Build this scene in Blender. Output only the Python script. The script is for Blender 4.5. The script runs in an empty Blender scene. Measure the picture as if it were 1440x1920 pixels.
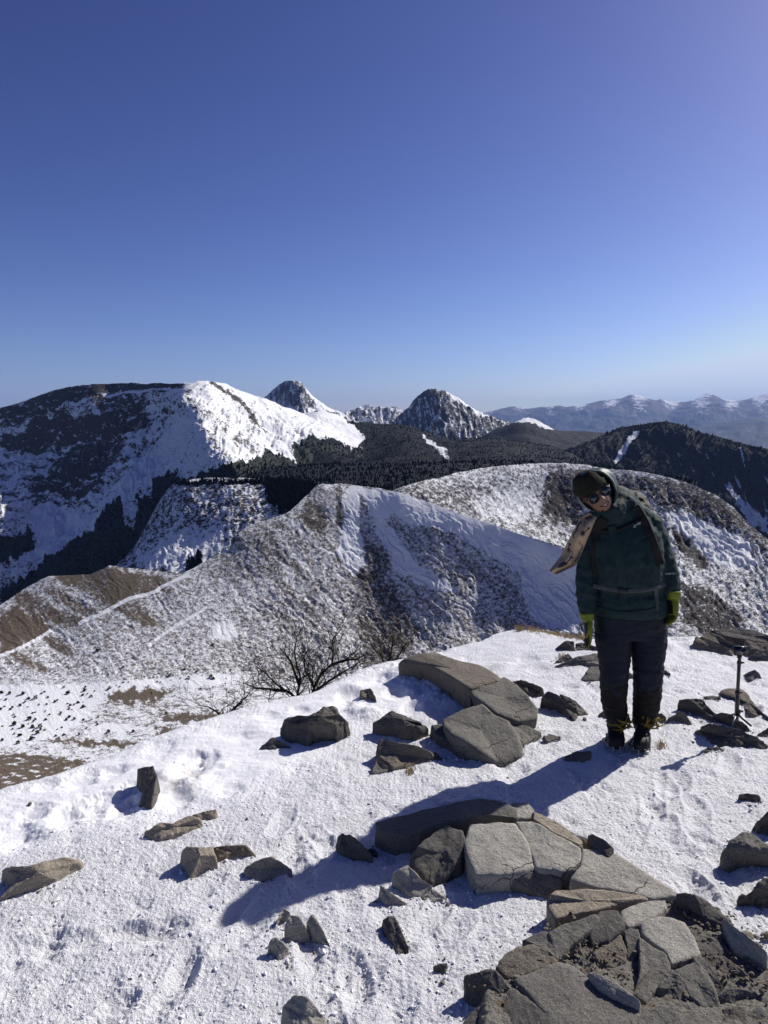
import bpy, bmesh, math, random
import numpy as np
from mathutils import Vector, Matrix

random.seed(7)
rng = np.random.default_rng(7)
scene = bpy.context.scene
COL = scene.collection

# ------------------------------------------------------------------ camera, world, sun, exposure
F = 1332.0                      # focal length in photo pixels (photo 1440 x 1920)
PITCH = math.radians(6.85)
CAM = np.array([0.0, 0.0, 1.85])
cd = bpy.data.cameras.new("camera")
cam = bpy.data.objects.new("camera", cd)
COL.objects.link(cam)
cd.sensor_fit = 'VERTICAL'
cd.sensor_height = 24.0
cd.lens = 24.0 * F / 1920.0
cd.clip_start = 0.05
cd.clip_end = 200000.0
cam.location = CAM.tolist()
cam.rotation_euler = (math.pi / 2 - PITCH, 0, 0)
scene.camera = cam

HAZE_D = 2.3e-5
SUN_AZ = math.radians(54.0)     # to the right of straight ahead
SUN_EL = math.radians(38.5)
world = bpy.data.worlds.new("World")
scene.world = world
world.use_nodes = True
wn = world.node_tree
wn.nodes.clear()
wo = wn.nodes.new("ShaderNodeOutputWorld")
wb = wn.nodes.new("ShaderNodeBackground")
sky = wn.nodes.new("ShaderNodeTexSky")
sky.sky_type = 'NISHITA'
sky.sun_disc = False
sky.sun_elevation = SUN_EL
sky.sun_rotation = SUN_AZ
sky.altitude = 2600.0
sky.air_density = 1.0
sky.dust_density = 5.0
sky.ozone_density = 3.0
wb.inputs['Strength'].default_value = 0.05
sep = wn.nodes.new("ShaderNodeSeparateColor"); com = wn.nodes.new("ShaderNodeCombineColor")
wn.links.new(sky.outputs[0], sep.inputs[0])
for i_, (g_, k_, cap_) in enumerate(((1.64, 0.72, 13.5), (1.70, 0.51, 15.5), (1.47, 0.78, 18.5))):
    p_ = wn.nodes.new("ShaderNodeMath"); p_.operation = 'POWER'; p_.inputs[1].default_value = g_
    m_ = wn.nodes.new("ShaderNodeMath"); m_.operation = 'MULTIPLY'; m_.inputs[1].default_value = k_
    c_ = wn.nodes.new("ShaderNodeMath"); c_.operation = 'MINIMUM'; c_.inputs[1].default_value = cap_
    wn.links.new(sep.outputs[i_], p_.inputs[0]); wn.links.new(p_.outputs[0], m_.inputs[0])
    wn.links.new(m_.outputs[0], c_.inputs[0]); wn.links.new(c_.outputs[0], com.inputs[i_])
wn.links.new(com.outputs[0], wb.inputs['Color'])
wn.links.new(wb.outputs[0], wo.inputs['Surface'])

sd = bpy.data.lights.new("sun", 'SUN')
sd.energy = 5.0
sd.angle = math.radians(0.5)
sd.color = (1.0, 0.96, 0.90)
sun = bpy.data.objects.new("sun", sd)
COL.objects.link(sun)
L = Vector((math.cos(SUN_EL) * math.sin(SUN_AZ), math.cos(SUN_EL) * math.cos(SUN_AZ), math.sin(SUN_EL)))
sun.rotation_euler = L.to_track_quat('Z', 'Y').to_euler()
sun.location = (30, 20, 30)

vs = scene.view_settings
vs.view_transform = 'Standard'
vs.look = 'None'
vs.exposure = 0.13
vs.gamma = 1.0
scene.cycles.max_bounces = 6
scene.cycles.diffuse_bounces = 1
scene.cycles.volume_bounces = 0
scene.cycles.use_denoising = True

# ------------------------------------------------------------------ photo pixel <-> world
CP, SP = math.cos(PITCH), math.sin(PITCH)

def rays(px, py):
    px = np.asarray(px, float); py = np.asarray(py, float)
    r = (px - 720.0) / F; u = -(py - 960.0) / F
    return r, CP + u * SP, -SP + u * CP          # x, y, z of the direction

def at(px, py, Y):
    """world points seen at pixel (px, py) whose forward distance is Y"""
    x, y, z = rays(px, py)
    k = np.asarray(Y, float) / y
    return np.stack([x * k, y * k, z * k + CAM[2]], -1)

def pix(P):
    x = P[..., 0]; y = P[..., 1]; z = P[..., 2] - CAM[2]
    d = y * CP - z * SP
    u = (y * SP + z * CP) / d
    return 720 + F * x / d, 960 - F * u

# ------------------------------------------------------------------ numpy noise
_perm = np.arange(256); np.random.default_rng(3).shuffle(_perm)
_perm = np.concatenate([_perm, _perm, _perm])
_g3 = np.random.default_rng(4).normal(size=(256, 3)); _g3 /= np.linalg.norm(_g3, axis=1)[:, None]

def perlin(P):
    P = np.asarray(P, float)
    i = np.floor(P).astype(np.int64); f = P - i
    i &= 255
    w = f * f * f * (f * (f * 6 - 15) + 10)
    out = 0.0
    for dx in (0, 1):
        for dy in (0, 1):
            for dz in (0, 1):
                h = _perm[_perm[_perm[i[..., 0] + dx] + i[..., 1] + dy] + i[..., 2] + dz]
                g = _g3[h & 255]
                d = g[..., 0] * (f[..., 0] - dx) + g[..., 1] * (f[..., 1] - dy) + g[..., 2] * (f[..., 2] - dz)
                ww = (w[..., 0] if dx else 1 - w[..., 0]) * (w[..., 1] if dy else 1 - w[..., 1]) * (w[..., 2] if dz else 1 - w[..., 2])
                out = out + d * ww
    return out * 1.6

_ga = np.random.default_rng(5).uniform(0, 2 * math.pi, 256)
_gx = np.cos(_ga).astype(np.float32); _gy = np.sin(_ga).astype(np.float32)
_pm = _perm[:512].astype(np.int32)

def perlin2(x, y):
    xi = np.floor(x); yi = np.floor(y)
    fx = (x - xi).astype(np.float32); fy = (y - yi).astype(np.float32)
    xi = xi.astype(np.int32) & 255; yi = yi.astype(np.int32) & 255
    wx = fx * fx * fx * (fx * (fx * 6 - 15) + 10); wy = fy * fy * fy * (fy * (fy * 6 - 15) + 10)
    def c(dx, dy):
        h = _pm[_pm[xi + dx] + yi + dy]
        return _gx[h] * (fx - dx) + _gy[h] * (fy - dy)
    a = c(0, 0); a += (c(1, 0) - a) * wx
    b = c(0, 1); b += (c(1, 1) - b) * wx
    return (a + (b - a) * wy) * 1.45

def fbm(P, octv=5, gain=0.5, lac=2.07, ridged=False):
    two = isinstance(P, tuple)
    if two: x, y = P[0] + P[2] * 13.37, P[1] - P[2] * 7.91
    else: P = np.asarray(P, float)
    a = 1.0; s = 0.0; t = 0.0
    for k in range(octv):
        n = perlin2(x, y) if two else perlin(P + 17.3 * k)
        if ridged:
            n = 1 - 2 * np.abs(n)
        s = s + a * n; t += a
        a *= gain
        if two:
            x, y = (x * 0.8 - y * 0.6) * lac + 5.3, (x * 0.6 + y * 0.8) * lac + 1.7
        else: P = P * lac
    return s / t

def P2(x, y, z=0.0):
    return (np.asarray(x, float), np.asarray(y, float), z)

def smooth(a, b, v):
    t = np.clip((v - a) / (b - a), 0, 1)
    return t * t * (3 - 2 * t)

def poly_sd(x, y, poly):
    """signed distance to polygon, positive inside"""
    poly = np.asarray(poly, float)
    d = np.full(np.shape(x), 1e9); ins = np.zeros(np.shape(x), bool)
    n = len(poly)
    for k in range(n):
        ax, ay = poly[k]; bx, by = poly[(k + 1) % n]
        ex, ey = bx - ax, by - ay
        t = np.clip(((x - ax) * ex + (y - ay) * ey) / (ex * ex + ey * ey + 1e-9), 0, 1)
        d = np.minimum(d, np.hypot(x - ax - t * ex, y - ay - t * ey))
        c = (ay > y) != (by > y)
        xi = ax + (y - ay) * ex / (ey if abs(ey) > 1e-9 else 1e-9)
        ins ^= c & (x < xi)
    return np.where(ins, d, -d)

def line_d(x, y, line):
    line = np.asarray(line, float)
    d = np.full(np.shape(x), 1e9)
    for k in range(len(line) - 1):
        ax, ay = line[k]; bx, by = line[k + 1]
        ex, ey = bx - ax, by - ay
        t = np.clip(((x - ax) * ex + (y - ay) * ey) / (ex * ex + ey * ey + 1e-9), 0, 1)
        d = np.minimum(d, np.hypot(x - ax - t * ex, y - ay - t * ey))
    return d

# ------------------------------------------------------------------ mesh and object helpers
def mesh_np(name, V, Fc, smooth_sh=True):
    V = np.asarray(V, float).reshape(-1, 3); Fc = np.asarray(Fc, np.int64)
    me = bpy.data.meshes.new(name)
    me.vertices.add(len(V)); me.vertices.foreach_set("co", V.ravel())
    k = Fc.shape[1]
    me.loops.add(Fc.size); me.loops.foreach_set("vertex_index", Fc.ravel())
    me.polygons.add(len(Fc))
    me.polygons.foreach_set("loop_start", np.arange(0, Fc.size, k))
    me.polygons.foreach_set("loop_total", np.full(len(Fc), k))
    me.polygons.foreach_set("use_smooth", np.full(len(Fc), smooth_sh))
    me.update(calc_edges=True)
    return me

def grid_faces(nr, nc, wrap=False):
    i = np.arange(nr - 1)[:, None]; j = np.arange(nc if wrap else nc - 1)[None, :]
    j2 = (j + 1) % nc
    a = i * nc + j; b = i * nc + j2; c = (i + 1) * nc + j2; d = (i + 1) * nc + j
    return np.stack([a, b, c, d], -1).reshape(-1, 4)

def tag(o, label=None, cat=None, group=None, kind=None):
    if label: o["label"] = label
    if cat: o["category"] = cat
    if group: o["group"] = group
    if kind: o["kind"] = kind
    return o

def link(name, me, mat=None, parent=None):
    o = bpy.data.objects.new(name, me)
    COL.objects.link(o)
    if mat is not None and me is not None and len(me.materials) == 0:
        me.materials.append(mat)
    if parent is not None:
        o.parent = parent
        o.matrix_parent_inverse = Matrix.Translation(-Vector(parent.location))
    return o

def set_attr(me, name, arr):
    a = me.attributes.new(name, 'FLOAT_COLOR', 'POINT')
    c = np.ones((len(me.vertices), 4), np.float32); c[:, :3] = arr
    a.data.foreach_set("color", c.ravel())

# ------------------------------------------------------------------ materials
class NT:
    def __init__(self, name):
        self.m = bpy.data.materials.new(name); self.m.use_nodes = True
        self.t = self.m.node_tree; self.t.nodes.clear()
        self.out = self.n("ShaderNodeOutputMaterial"); self.b = self.n("ShaderNodeBsdfPrincipled")
        self.l(self.b.outputs[0], self.out.inputs['Surface'])
    def n(self, k, **kw):
        nd = self.t.nodes.new(k)
        for a, b in kw.items():
            setattr(nd, a, b)
        return nd
    def l(self, a, b): self.t.links.new(a, b)
    def set(self, **kw):
        for k, v in kw.items():
            self.b.inputs[k.replace('_', ' ')].default_value = v
    def coords(self, kind='Object', scale=(1, 1, 1), rot=(0, 0, 0)):
        tc = self.n("ShaderNodeTexCoord"); mp = self.n("ShaderNodeMapping")
        mp.inputs['Scale'].default_value = scale; mp.inputs['Rotation'].default_value = rot
        self.l(tc.outputs[kind], mp.inputs['Vector']); return mp.outputs[0]
    def noise(self, v, scale, detail=6, rough=0.6, dist=0.0):
        nd = self.n("ShaderNodeTexNoise"); nd.inputs['Scale'].default_value = scale
        nd.inputs['Detail'].default_value = detail; nd.inputs['Roughness'].default_value = rough
        nd.inputs['Distortion'].default_value = dist
        self.l(v, nd.inputs['Vector']); return nd.outputs['Fac']
    def voro(self, v, scale, feature='F1', out='Distance'):
        nd = self.n("ShaderNodeTexVoronoi", feature=feature); nd.inputs['Scale'].default_value = scale
        self.l(v, nd.inputs['Vector']); return nd.outputs[out]
    def math(self, op, a, b=None, c=None, clamp=False):
        nd = self.n("ShaderNodeMath", operation=op, use_clamp=clamp)
        for i, v in enumerate((a, b, c)):
            if v is None: continue
            if isinstance(v, (int, float)): nd.inputs[i].default_value = v
            else: self.l(v, nd.inputs[i])
        return nd.outputs[0]
    def ramp(self, f, stops):
        nd = self.n("ShaderNodeValToRGB"); e = nd.color_ramp.elements
        while len(e) < len(stops): e.new(0.5)
        for k, (p, c) in enumerate(stops):
            e[k].position = p; e[k].color = (*c, 1) if len(c) == 3 else c
        self.l(f, nd.inputs[0]); return nd.outputs[0]
    def maprange(self, f, a, b, lo=0.0, hi=1.0):
        nd = self.n("ShaderNodeMapRange", interpolation_type='SMOOTHSTEP')
        for k, v in zip((1, 2, 3, 4), (a, b, lo, hi)): nd.inputs[k].default_value = v
        self.l(f, nd.inputs[0]); return nd.outputs[0]
    def mix(self, f, a, b):
        nd = self.n("ShaderNodeMix", data_type='RGBA')
        if isinstance(f, (int, float)): nd.inputs[0].default_value = f
        else: self.l(f, nd.inputs[0])
        for i, v in ((6, a), (7, b)):
            if isinstance(v, tuple): nd.inputs[i].default_value = (*v, 1)
            else: self.l(v, nd.inputs[i])
        return nd.outputs[2]
    def bump(self, h, strength=0.5, dist=0.01, prev=None):
        nd = self.n("ShaderNodeBump"); nd.inputs['Strength'].default_value = strength
        nd.inputs['Distance'].default_value = dist; self.l(h, nd.inputs['Height'])
        if prev is not None: self.l(prev, nd.inputs['Normal'])
        return nd.outputs[0]

SNOW = (0.84, 0.85, 0.87)

def mat_mountain(name, s, rock=(0.075, 0.062, 0.052), rock2=(0.16, 0.13, 0.10), forest=(0.012, 0.016, 0.012),
                 soil=(0.17, 0.125, 0.088), bump_m=0.5, scrub=0.5, speck=1.0, msharp=0.14):
    """s: size in metres of the smallest detail the camera can resolve on this slope"""
    t = NT(name)
    v = t.coords('Object')
    at_ = t.n("ShaderNodeAttribute", attribute_name="cov")
    sp = t.n("ShaderNodeSeparateColor"); t.l(at_.outputs['Color'], sp.inputs[0])
    n1 = t.noise(v, 1 / (6 * s), 8, 0.72)
    n2 = t.noise(t.coords('Object', (1, 1, 2.5)), 1 / (2.2 * s), 5, 0.7)
    nn = t.math('ADD', t.math('MULTIPLY', n1, 0.5), t.math('MULTIPLY', n2, 0.5))
    nn = t.math('MULTIPLY', t.math('SUBTRACT', nn, 0.5), 2.6 * speck)
    def mask(ch, w=msharp):
        return t.maprange(t.math('ADD', ch, nn), 0.5 - w, 0.5 + w)
    rc = t.mix(t.noise(v, 1 / (9 * s), 4, 0.6), rock, rock2)
    sc = t.mix(t.noise(v, 1 / (5 * s), 5, 0.7), soil, tuple(c * 0.55 for c in soil))
    fc = t.mix(t.noise(v, 1 / (3 * s), 3, 0.6), forest, tuple(c * 2.2 for c in forest))
    col = t.mix(mask(sp.outputs[0]), SNOW, rc)
    col = t.mix(mask(sp.outputs[2]), col, sc)
    col = t.mix(mask(sp.outputs[1]), col, fc)
    t.l(col, t.b.inputs['Base Color'])
    t.set(Roughness=0.8)
    t.b.inputs['Specular IOR Level'].default_value = 0.15
    t.l(t.bump(t.math('ADD', n1, n2), 0.8, bump_m), t.b.inputs['Normal'])
    return t.m

def simple_mat(name, col, rough=0.7, spec=0.3, bump_s=None, bump_d=0.002, var=0.15, metal=0.0, coord='Object'):
    t = NT(name); v = t.coords(coord)
    n = t.noise(v, bump_s or 30, 5, 0.6)
    t.l(t.mix(n, tuple(c * (1 - var) for c in col), tuple(min(1, c * (1 + var)) for c in col)), t.b.inputs['Base Color'])
    t.set(Roughness=rough, Metallic=metal)
    t.b.inputs['Specular IOR Level'].default_value = spec
    if bump_s: t.l(t.bump(n, 0.5, bump_d), t.b.inputs['Normal'])
    return t.m

# ------------------------------------------------------------------ mountains: surfaces built where they stand
def pl(line, px):
    line = np.asarray(line, float)
    return np.interp(px, line[:, 0], line[:, 1])

def rbf(points):
    P = np.asarray(points, float); X = P[:, :2] / 100.0; v = 1.0 / P[:, 2]
    n = len(P); A = np.zeros((n + 3, n + 3))
    d = np.linalg.norm(X[:, None] - X[None], axis=2)
    A[:n, :n] = d; A[:n, :n] += np.eye(n) * 1e-6
    Q = np.concatenate([np.ones((n, 1)), X], 1); A[:n, n:] = Q; A[n:, :n] = Q.T
    w = np.linalg.solve(A, np.concatenate([v, np.zeros(3)]))
    def f(px, py):
        x = px / 100.0; y = py / 100.0; s = w[n] + w[n + 1] * x + w[n + 2] * y
        for k in range(n):
            s = s + w[k] * np.sqrt((x - X[k, 0]) ** 2 + (y - X[k, 1]) ** 2 + 0.01)
        return 1.0 / np.clip(s, 1e-6, None)
    return f

def hill(name, crest, base, ctrl, step, rowstep, mat, cover, amp, wl, rough_px=1.5, crest_keep=0.25,
         back=0.5, gully=0.0, shear=0.0, flat_from=None, oct_=6, rmul=1.0, extra_front=None, front=None):
    """crest: [(px,py)], base: [(px,py)], ctrl: [(px,py,distance)] -> one terrain sheet with a far side.
    amp / wl: relief height and wavelength in metres."""
    x0, x1 = crest[0][0], crest[-1][0]
    px = np.arange(x0, x1 + step, step, dtype=float)
    cy = pl(crest, px) + rough_px * fbm(P2(px / 28.0, px * 0 + 3.1 + x0), 5, 0.6) * 1.6
    by = pl(base, px)
    nr = int(max(np.max(by - cy) / rowstep, 8))
    t = np.linspace(0, 1, nr)[:, None] ** 1.15
    PY = cy[None] + (by - cy)[None] * t
    PX = np.broadcast_to(px[None], PY.shape)
    R = rbf(ctrl)(PX, PY) * rmul
    V = at(PX, PY, R)
    # relief
    x, y = V[..., 0], V[..., 1]
    fade = crest_keep + (1 - crest_keep) * smooth(0, 0.12, t)
    n = fbm(P2(x / wl, y / wl, 1.7), oct_, 0.52, ridged=True) * 0.6 + fbm(P2(x / wl * 1.7, y / wl * 1.7, 9.1), oct_, 0.55) * 0.6
    dz = amp * n * fade
    if gully:
        U = PX - shear * PY; W = PY + shear * PX
        g = fbm(P2(U / 20.0 + 1.6 * fbm(P2(PX / 60, PY / 60), 4, 0.6), W / 75.0, 4.0), 4, 0.6, ridged=True)
        dz = dz + gully * (g - 0.2) * fade
    if flat_from: dz = dz * (1 - 0.60 * smooth(560, 380, PX))
    if flat_from: dz = dz * (1 - 0.72 * smooth(flat_from - 35, flat_from + 15, PY))
    V[..., 2] += dz
    if extra_front is not None:
        V = extra_front(V, PX, PY)
    # the slope goes on towards the viewer, below what stands in front
    if front is not None:
        last = V[-1]; ts = np.linspace(0, 1, 26)[1:, None, None]
        yy = last[None, :, 1] + (front[0] - last[None, :, 1]) * ts[..., 0]
        k_ = yy / last[None, :, 1]
        E_ = np.stack([last[None, :, 0] * k_, yy, last[None, :, 2] + (front[1] - last[None, :, 2]) * ts[..., 0] + amp * 0.4 * fbm(P2(last[None, :, 0] * k_ / wl, yy / wl, 3.3), 4) * np.minimum(ts[..., 0] * 6, 1)], -1)
        V = np.concatenate([V, E_], 0)
        PX = np.concatenate([PX, np.repeat(PX[-1:], 25, 0)], 0); PY = np.concatenate([PY, np.repeat(PY[-1:], 25, 0)], 0)
    # far side of the ridge
    nb = 14
    cr = V[0]
    dirh = cr[:, :2] / np.linalg.norm(cr[:, :2], axis=1)[:, None]
    rr = np.linalg.norm(cr[:, :2], axis=1)
    Bk = []
    for k in range(nb, 0, -1):
        s = (k / nb) ** 1.5 * back * rr
        q = np.empty_like(cr)
        q[:, :2] = cr[:, :2] + dirh * s[:, None]
        dn = s * 0.55 + 0.0 * s
        q[:, 2] = cr[:, 2] - dn + amp * 0.5 * fbm(P2(q[:, 0] / wl, q[:, 1] / wl, 5.5), 4) * min(1, k / 4)
        # keep the far side below the line of sight over the crest
        lim = CAM[2] + (cr[:, 2] - CAM[2]) * (np.linalg.norm(q[:, :2], axis=1) / rr) - 0.02 * s
        q[:, 2] = np.minimum(q[:, 2], lim)
        Bk.append(q)
    V = np.concatenate([np.stack(Bk), V], 0)
    PXa = np.concatenate([np.repeat(px[None], nb, 0), PX], 0)
    PYa = np.concatenate([np.repeat(cy[None], nb, 0), PY], 0)
    me = mesh_np(name, V, grid_faces(V.shape[0], V.shape[1]))
    # normals for the cover
    nrm = np.empty(len(me.vertices) * 3, np.float32); me.vertices.foreach_get("normal", nrm)
    nrm = nrm.reshape(V.shape)
    cov = cover(PXa, PYa, V, nrm)
    set_attr(me, "cov", cov.reshape(-1, 3))
    me.materials.append(mat)
    o = link(name, me)
    tag(o, kind="structure")
    return V, cov, PXa, PYa, nrm

def cov3(rock, forest, soil):
    rock, forest, soil = np.broadcast_arrays(rock, forest, soil)
    return np.stack([rock, forest, soil], -1)

def soft(PX, PY, poly, w=4.0, jit=6.0, fr=18.0):
    p = np.asarray(poly, float); mg = w + jit + 2
    out = np.zeros(np.shape(PX))
    m = (PX > p[:, 0].min() - mg) & (PX < p[:, 0].max() + mg) & (PY > p[:, 1].min() - mg) & (PY < p[:, 1].max() + mg)
    x, y = PX[m], PY[m]
    if x.size:
        jx = jit * fbm(P2(x / fr, y / fr, 0.3), 5, 0.62) * 1.3; jy = jit * fbm(P2(x / fr, y / fr, 7.7), 5, 0.62) * 1.3
        out[m] = smooth(-w, w, poly_sd(x + jx, y + jy, poly))
    return out

FOREST_JOBS = []

# --- far range
crest = [(820, 778), (905, 775), (925, 770), (945, 766), (962, 762), (975, 764), (990, 767), (1010, 764), (1035, 762), (1047, 760), (1062, 764),
         (1085, 762), (1105, 757), (1125, 752), (1150, 749), (1165, 748), (1180, 741), (1188, 739), (1203, 744), (1222, 751),
         (1232, 752), (1241, 747), (1252, 752), (1280, 754), (1300, 752), (1310, 746), (1326, 738), (1340, 743), (1352, 748), (1370, 751),
         (1385, 753), (1405, 748), (1425, 742), (1445, 737), (1520, 752), (1600, 760), (1800, 765)]
ctrl = [(x, y, 30000) for x, y in crest[::3]] + [(900, 860, 21000), (1200, 870, 20000), (1500, 880, 20000), (1800, 880, 21000),
        (1188, 790, 26000), (1330, 790, 25500), (1260, 790, 28000)]
def cv(PX, PY, V, N):
    h = np.clip((790 - PY) / 45.0, 0, 1)
    return cov3(0.90 - 0.44 * h * (1.0 + 0.8 * np.sin(PX / 9.0)), 0.36 + 0.5 * smooth(765, 800, PY), 0.0)
hill("far_mountain_range", crest, [(820, 900), (1800, 900)], ctrl, 2.0, 2.0,
     mat_mountain("far_range", 70, bump_m=40, forest=(0.02, 0.025, 0.02)), cv, 420, 2600, rough_px=1.2, crest_keep=0.12, back=0.2)
crest = [(1000, 842), (1150, 815), (1250, 808), (1330, 796), (1400, 786), (1450, 782), (1600, 780), (1800, 790)]
hill("distant_hills", crest, [(1000, 900), (1800, 905)], [(x, y, 19000) for x, y in crest] + [(1000, 900, 13000), (1400, 900, 12500), (1800, 905, 13000)],
     3.0, 2.5, mat_mountain("distant_hills", 50, bump_m=20, forest=(0.02, 0.026, 0.02)),
     lambda PX, PY, V, N: cov3(0.3 + 0 * PX, 0.9, 0.0), 160, 1500, rough_px=1.5, crest_keep=0.2, back=0.2)

# --- the two high peaks and the jagged one between them
m_peak = mat_mountain("peak_rock", 7, rock=(0.03, 0.03, 0.033), rock2=(0.065, 0.062, 0.062), bump_m=5)
crest = [(420, 800), (470, 765), (492, 748), (501, 743), (512, 732), (524, 722), (536, 716), (548, 714), (558, 715), (567, 720), (574, 728),
         (580, 737), (590, 747), (603, 757), (615, 764), (630, 770), (645, 776), (665, 790), (700, 805), (760, 830)]
ctrl = [(548, 714, 4500), (501, 743, 4700), (420, 800, 4900), (590, 747, 4600), (645, 776, 4600), (760, 830, 4400),
        (560, 745, 4420), (572, 775, 4320), (530, 760, 4560), (480, 860, 4000), (620, 860, 3900), (760, 880, 3900), (420, 880, 4200)]
def cv(PX, PY, V, N):
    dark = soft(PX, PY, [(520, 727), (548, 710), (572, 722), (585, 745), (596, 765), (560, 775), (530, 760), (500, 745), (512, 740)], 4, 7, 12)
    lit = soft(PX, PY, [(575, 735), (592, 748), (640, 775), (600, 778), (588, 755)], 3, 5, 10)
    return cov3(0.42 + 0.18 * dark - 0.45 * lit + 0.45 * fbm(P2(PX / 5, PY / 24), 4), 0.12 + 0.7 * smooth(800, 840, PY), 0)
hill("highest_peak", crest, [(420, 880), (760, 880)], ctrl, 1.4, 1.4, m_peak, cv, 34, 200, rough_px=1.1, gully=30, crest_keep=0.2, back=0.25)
crest = [(560, 800), (610, 785), (645, 778), (657, 774), (668, 770), (678, 763), (687, 758), (692, 761), (700, 766), (715, 768), (735, 770), (755, 774), (800, 790), (860, 800)]
ctrl = [(x, y, 5000) for x, y in crest[::2]] + [(687, 785, 4860), (560, 860, 4500), (700, 860, 4400), (860, 860, 4500), (715, 790, 4800)]
def cv(PX, PY, V, N):
    return cov3(0.48 + 0.45 * fbm(P2(PX / 6, PY / 22), 4), 0.1 + 0.6 * smooth(800, 840, PY), 0)
hill("jagged_peak", crest, [(560, 860), (860, 860)], ctrl, 1.6, 1.6, m_peak, cv, 90, 330, rough_px=1.6, gully=40, crest_keep=0.4, back=0.2)
crest = [(640, 850), (690, 820), (720, 803), (736, 793), (750, 778), (767, 763), (778, 750), (790, 739), (798, 732), (808, 729), (818, 731), (823, 735), (829, 732),
         (836, 734), (846, 741), (858, 747), (872, 757), (886, 766), (900, 774), (912, 779), (926, 784), (945, 791), (965, 797), (1003, 806), (1040, 820), (1090, 840)]
ctrl = [(808, 729, 3900), (736, 793, 4050), (640, 850, 4200), (858, 747, 3950), (926, 784, 4000), (1003, 806, 3950), (1090, 840, 3800),
        (812, 760, 3800), (822, 800, 3690), (760, 800, 3860), (700, 860, 3800), (870, 790, 3780), (900, 850, 3500), (1000, 850, 3500), (640, 890, 3800), (850, 890, 3350), (1090, 890, 3400)]
def cv(PX, PY, V, N):
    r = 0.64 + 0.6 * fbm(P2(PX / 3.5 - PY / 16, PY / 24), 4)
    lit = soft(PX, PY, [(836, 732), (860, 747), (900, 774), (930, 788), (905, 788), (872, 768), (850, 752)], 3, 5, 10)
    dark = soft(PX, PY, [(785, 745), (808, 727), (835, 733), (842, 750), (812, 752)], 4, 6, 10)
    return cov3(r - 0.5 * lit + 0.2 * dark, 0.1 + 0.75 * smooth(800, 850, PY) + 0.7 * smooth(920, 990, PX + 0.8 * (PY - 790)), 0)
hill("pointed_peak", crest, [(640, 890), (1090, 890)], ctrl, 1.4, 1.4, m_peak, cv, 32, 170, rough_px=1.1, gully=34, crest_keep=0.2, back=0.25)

# --- small snow-topped hill and low dark shoulder
m_dark = mat_mountain("forested_slope", 4.5, rock=(0.03, 0.03, 0.032), rock2=(0.05, 0.048, 0.045), forest=(0.0035, 0.005, 0.005), bump_m=6, speck=0.6)
crest = [(880, 830), (930, 805), (960, 795), (975, 787), (988, 783), (1000, 786), (1012, 791), (1025, 799), (1040, 807), (1070, 809), (1110, 810), (1150, 811), (1200, 818), (1300, 840)]
ctrl = [(x, y, 3300) for x, y in crest[::3]] + [(880, 900, 2700), (1050, 900, 2600), (1300, 900, 2600), (1000, 830, 3000)]
def cv(PX, PY, V, N):
    top = soft(PX, PY, [(985, 784), (1003, 784), (1040, 808), (1020, 806), (1000, 796), (975, 795), (965, 793)], 2, 5, 8)
    return cov3(0.35, 1.15 - 1.2 * top, 0)
hill("snow_capped_hill", crest, [(880, 900), (1300, 900)], ctrl, 2.0, 2.0, m_dark, cv, 22, 260, rough_px=1.0, back=0.25)

# --- dark mountain on the right
crest = [(930, 880), (1000, 858), (1050, 848), (1080, 840), (1100, 832), (1125, 822), (1147, 810), (1165, 803), (1185, 800), (1200, 798), (1214, 795), (1232, 794), (1250, 794),
         (1270, 797), (1290, 803), (1317, 813), (1345, 821), (1368, 827), (1400, 836), (1440, 845), (1500, 858), (1700, 900)]
ctrl = [(930, 880, 2300), (1080, 840, 2350), (1162, 803, 2450), (1240, 794, 2400), (1317, 813, 2350), (1440, 845, 2200), (1700, 900, 2000),
        (1200, 880, 2260), (1300, 950, 2120), (1440, 1020, 1950), (1700, 1100, 1850), (1000, 930, 2120), (1150, 1010, 2040), (930, 930, 2100), (1330, 880, 2230), (1250, 850, 2300)]
def cv(PX, PY, V, N):
    streak = soft(PX, PY, [(1190, 812), (1200, 812), (1190, 832), (1170, 858), (1155, 875), (1150, 872), (1168, 845), (1180, 825)], 1.6, 3, 8)
    st2 = soft(PX, PY, [(1350, 905), (1375, 930), (1400, 960), (1440, 990), (1440, 1010), (1400, 990), (1375, 960)], 6, 14, 20)
    streaks = smooth(0.12, 0.5, fbm(P2((PX - 0.35 * PY) / 11.0, PY / 60.0, 2.0), 4)) * smooth(1225, 1275, PX) * smooth(815, 850, PY)
    return cov3(0.30, 1.05 - 1.4 * streak - 0.62 * streaks - 0.7 * st2, 0)
VE = hill("dark_mountain", crest, [(930, 935), (1100, 1000), (1440, 1090), (1700, 1180)], ctrl, 2.0, 2.0, m_dark, cv, 35, 260, rough_px=1.0, gully=10, back=0.3)
FOREST_JOBS.append((VE, 14000, 6.0, 0.75))

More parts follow.
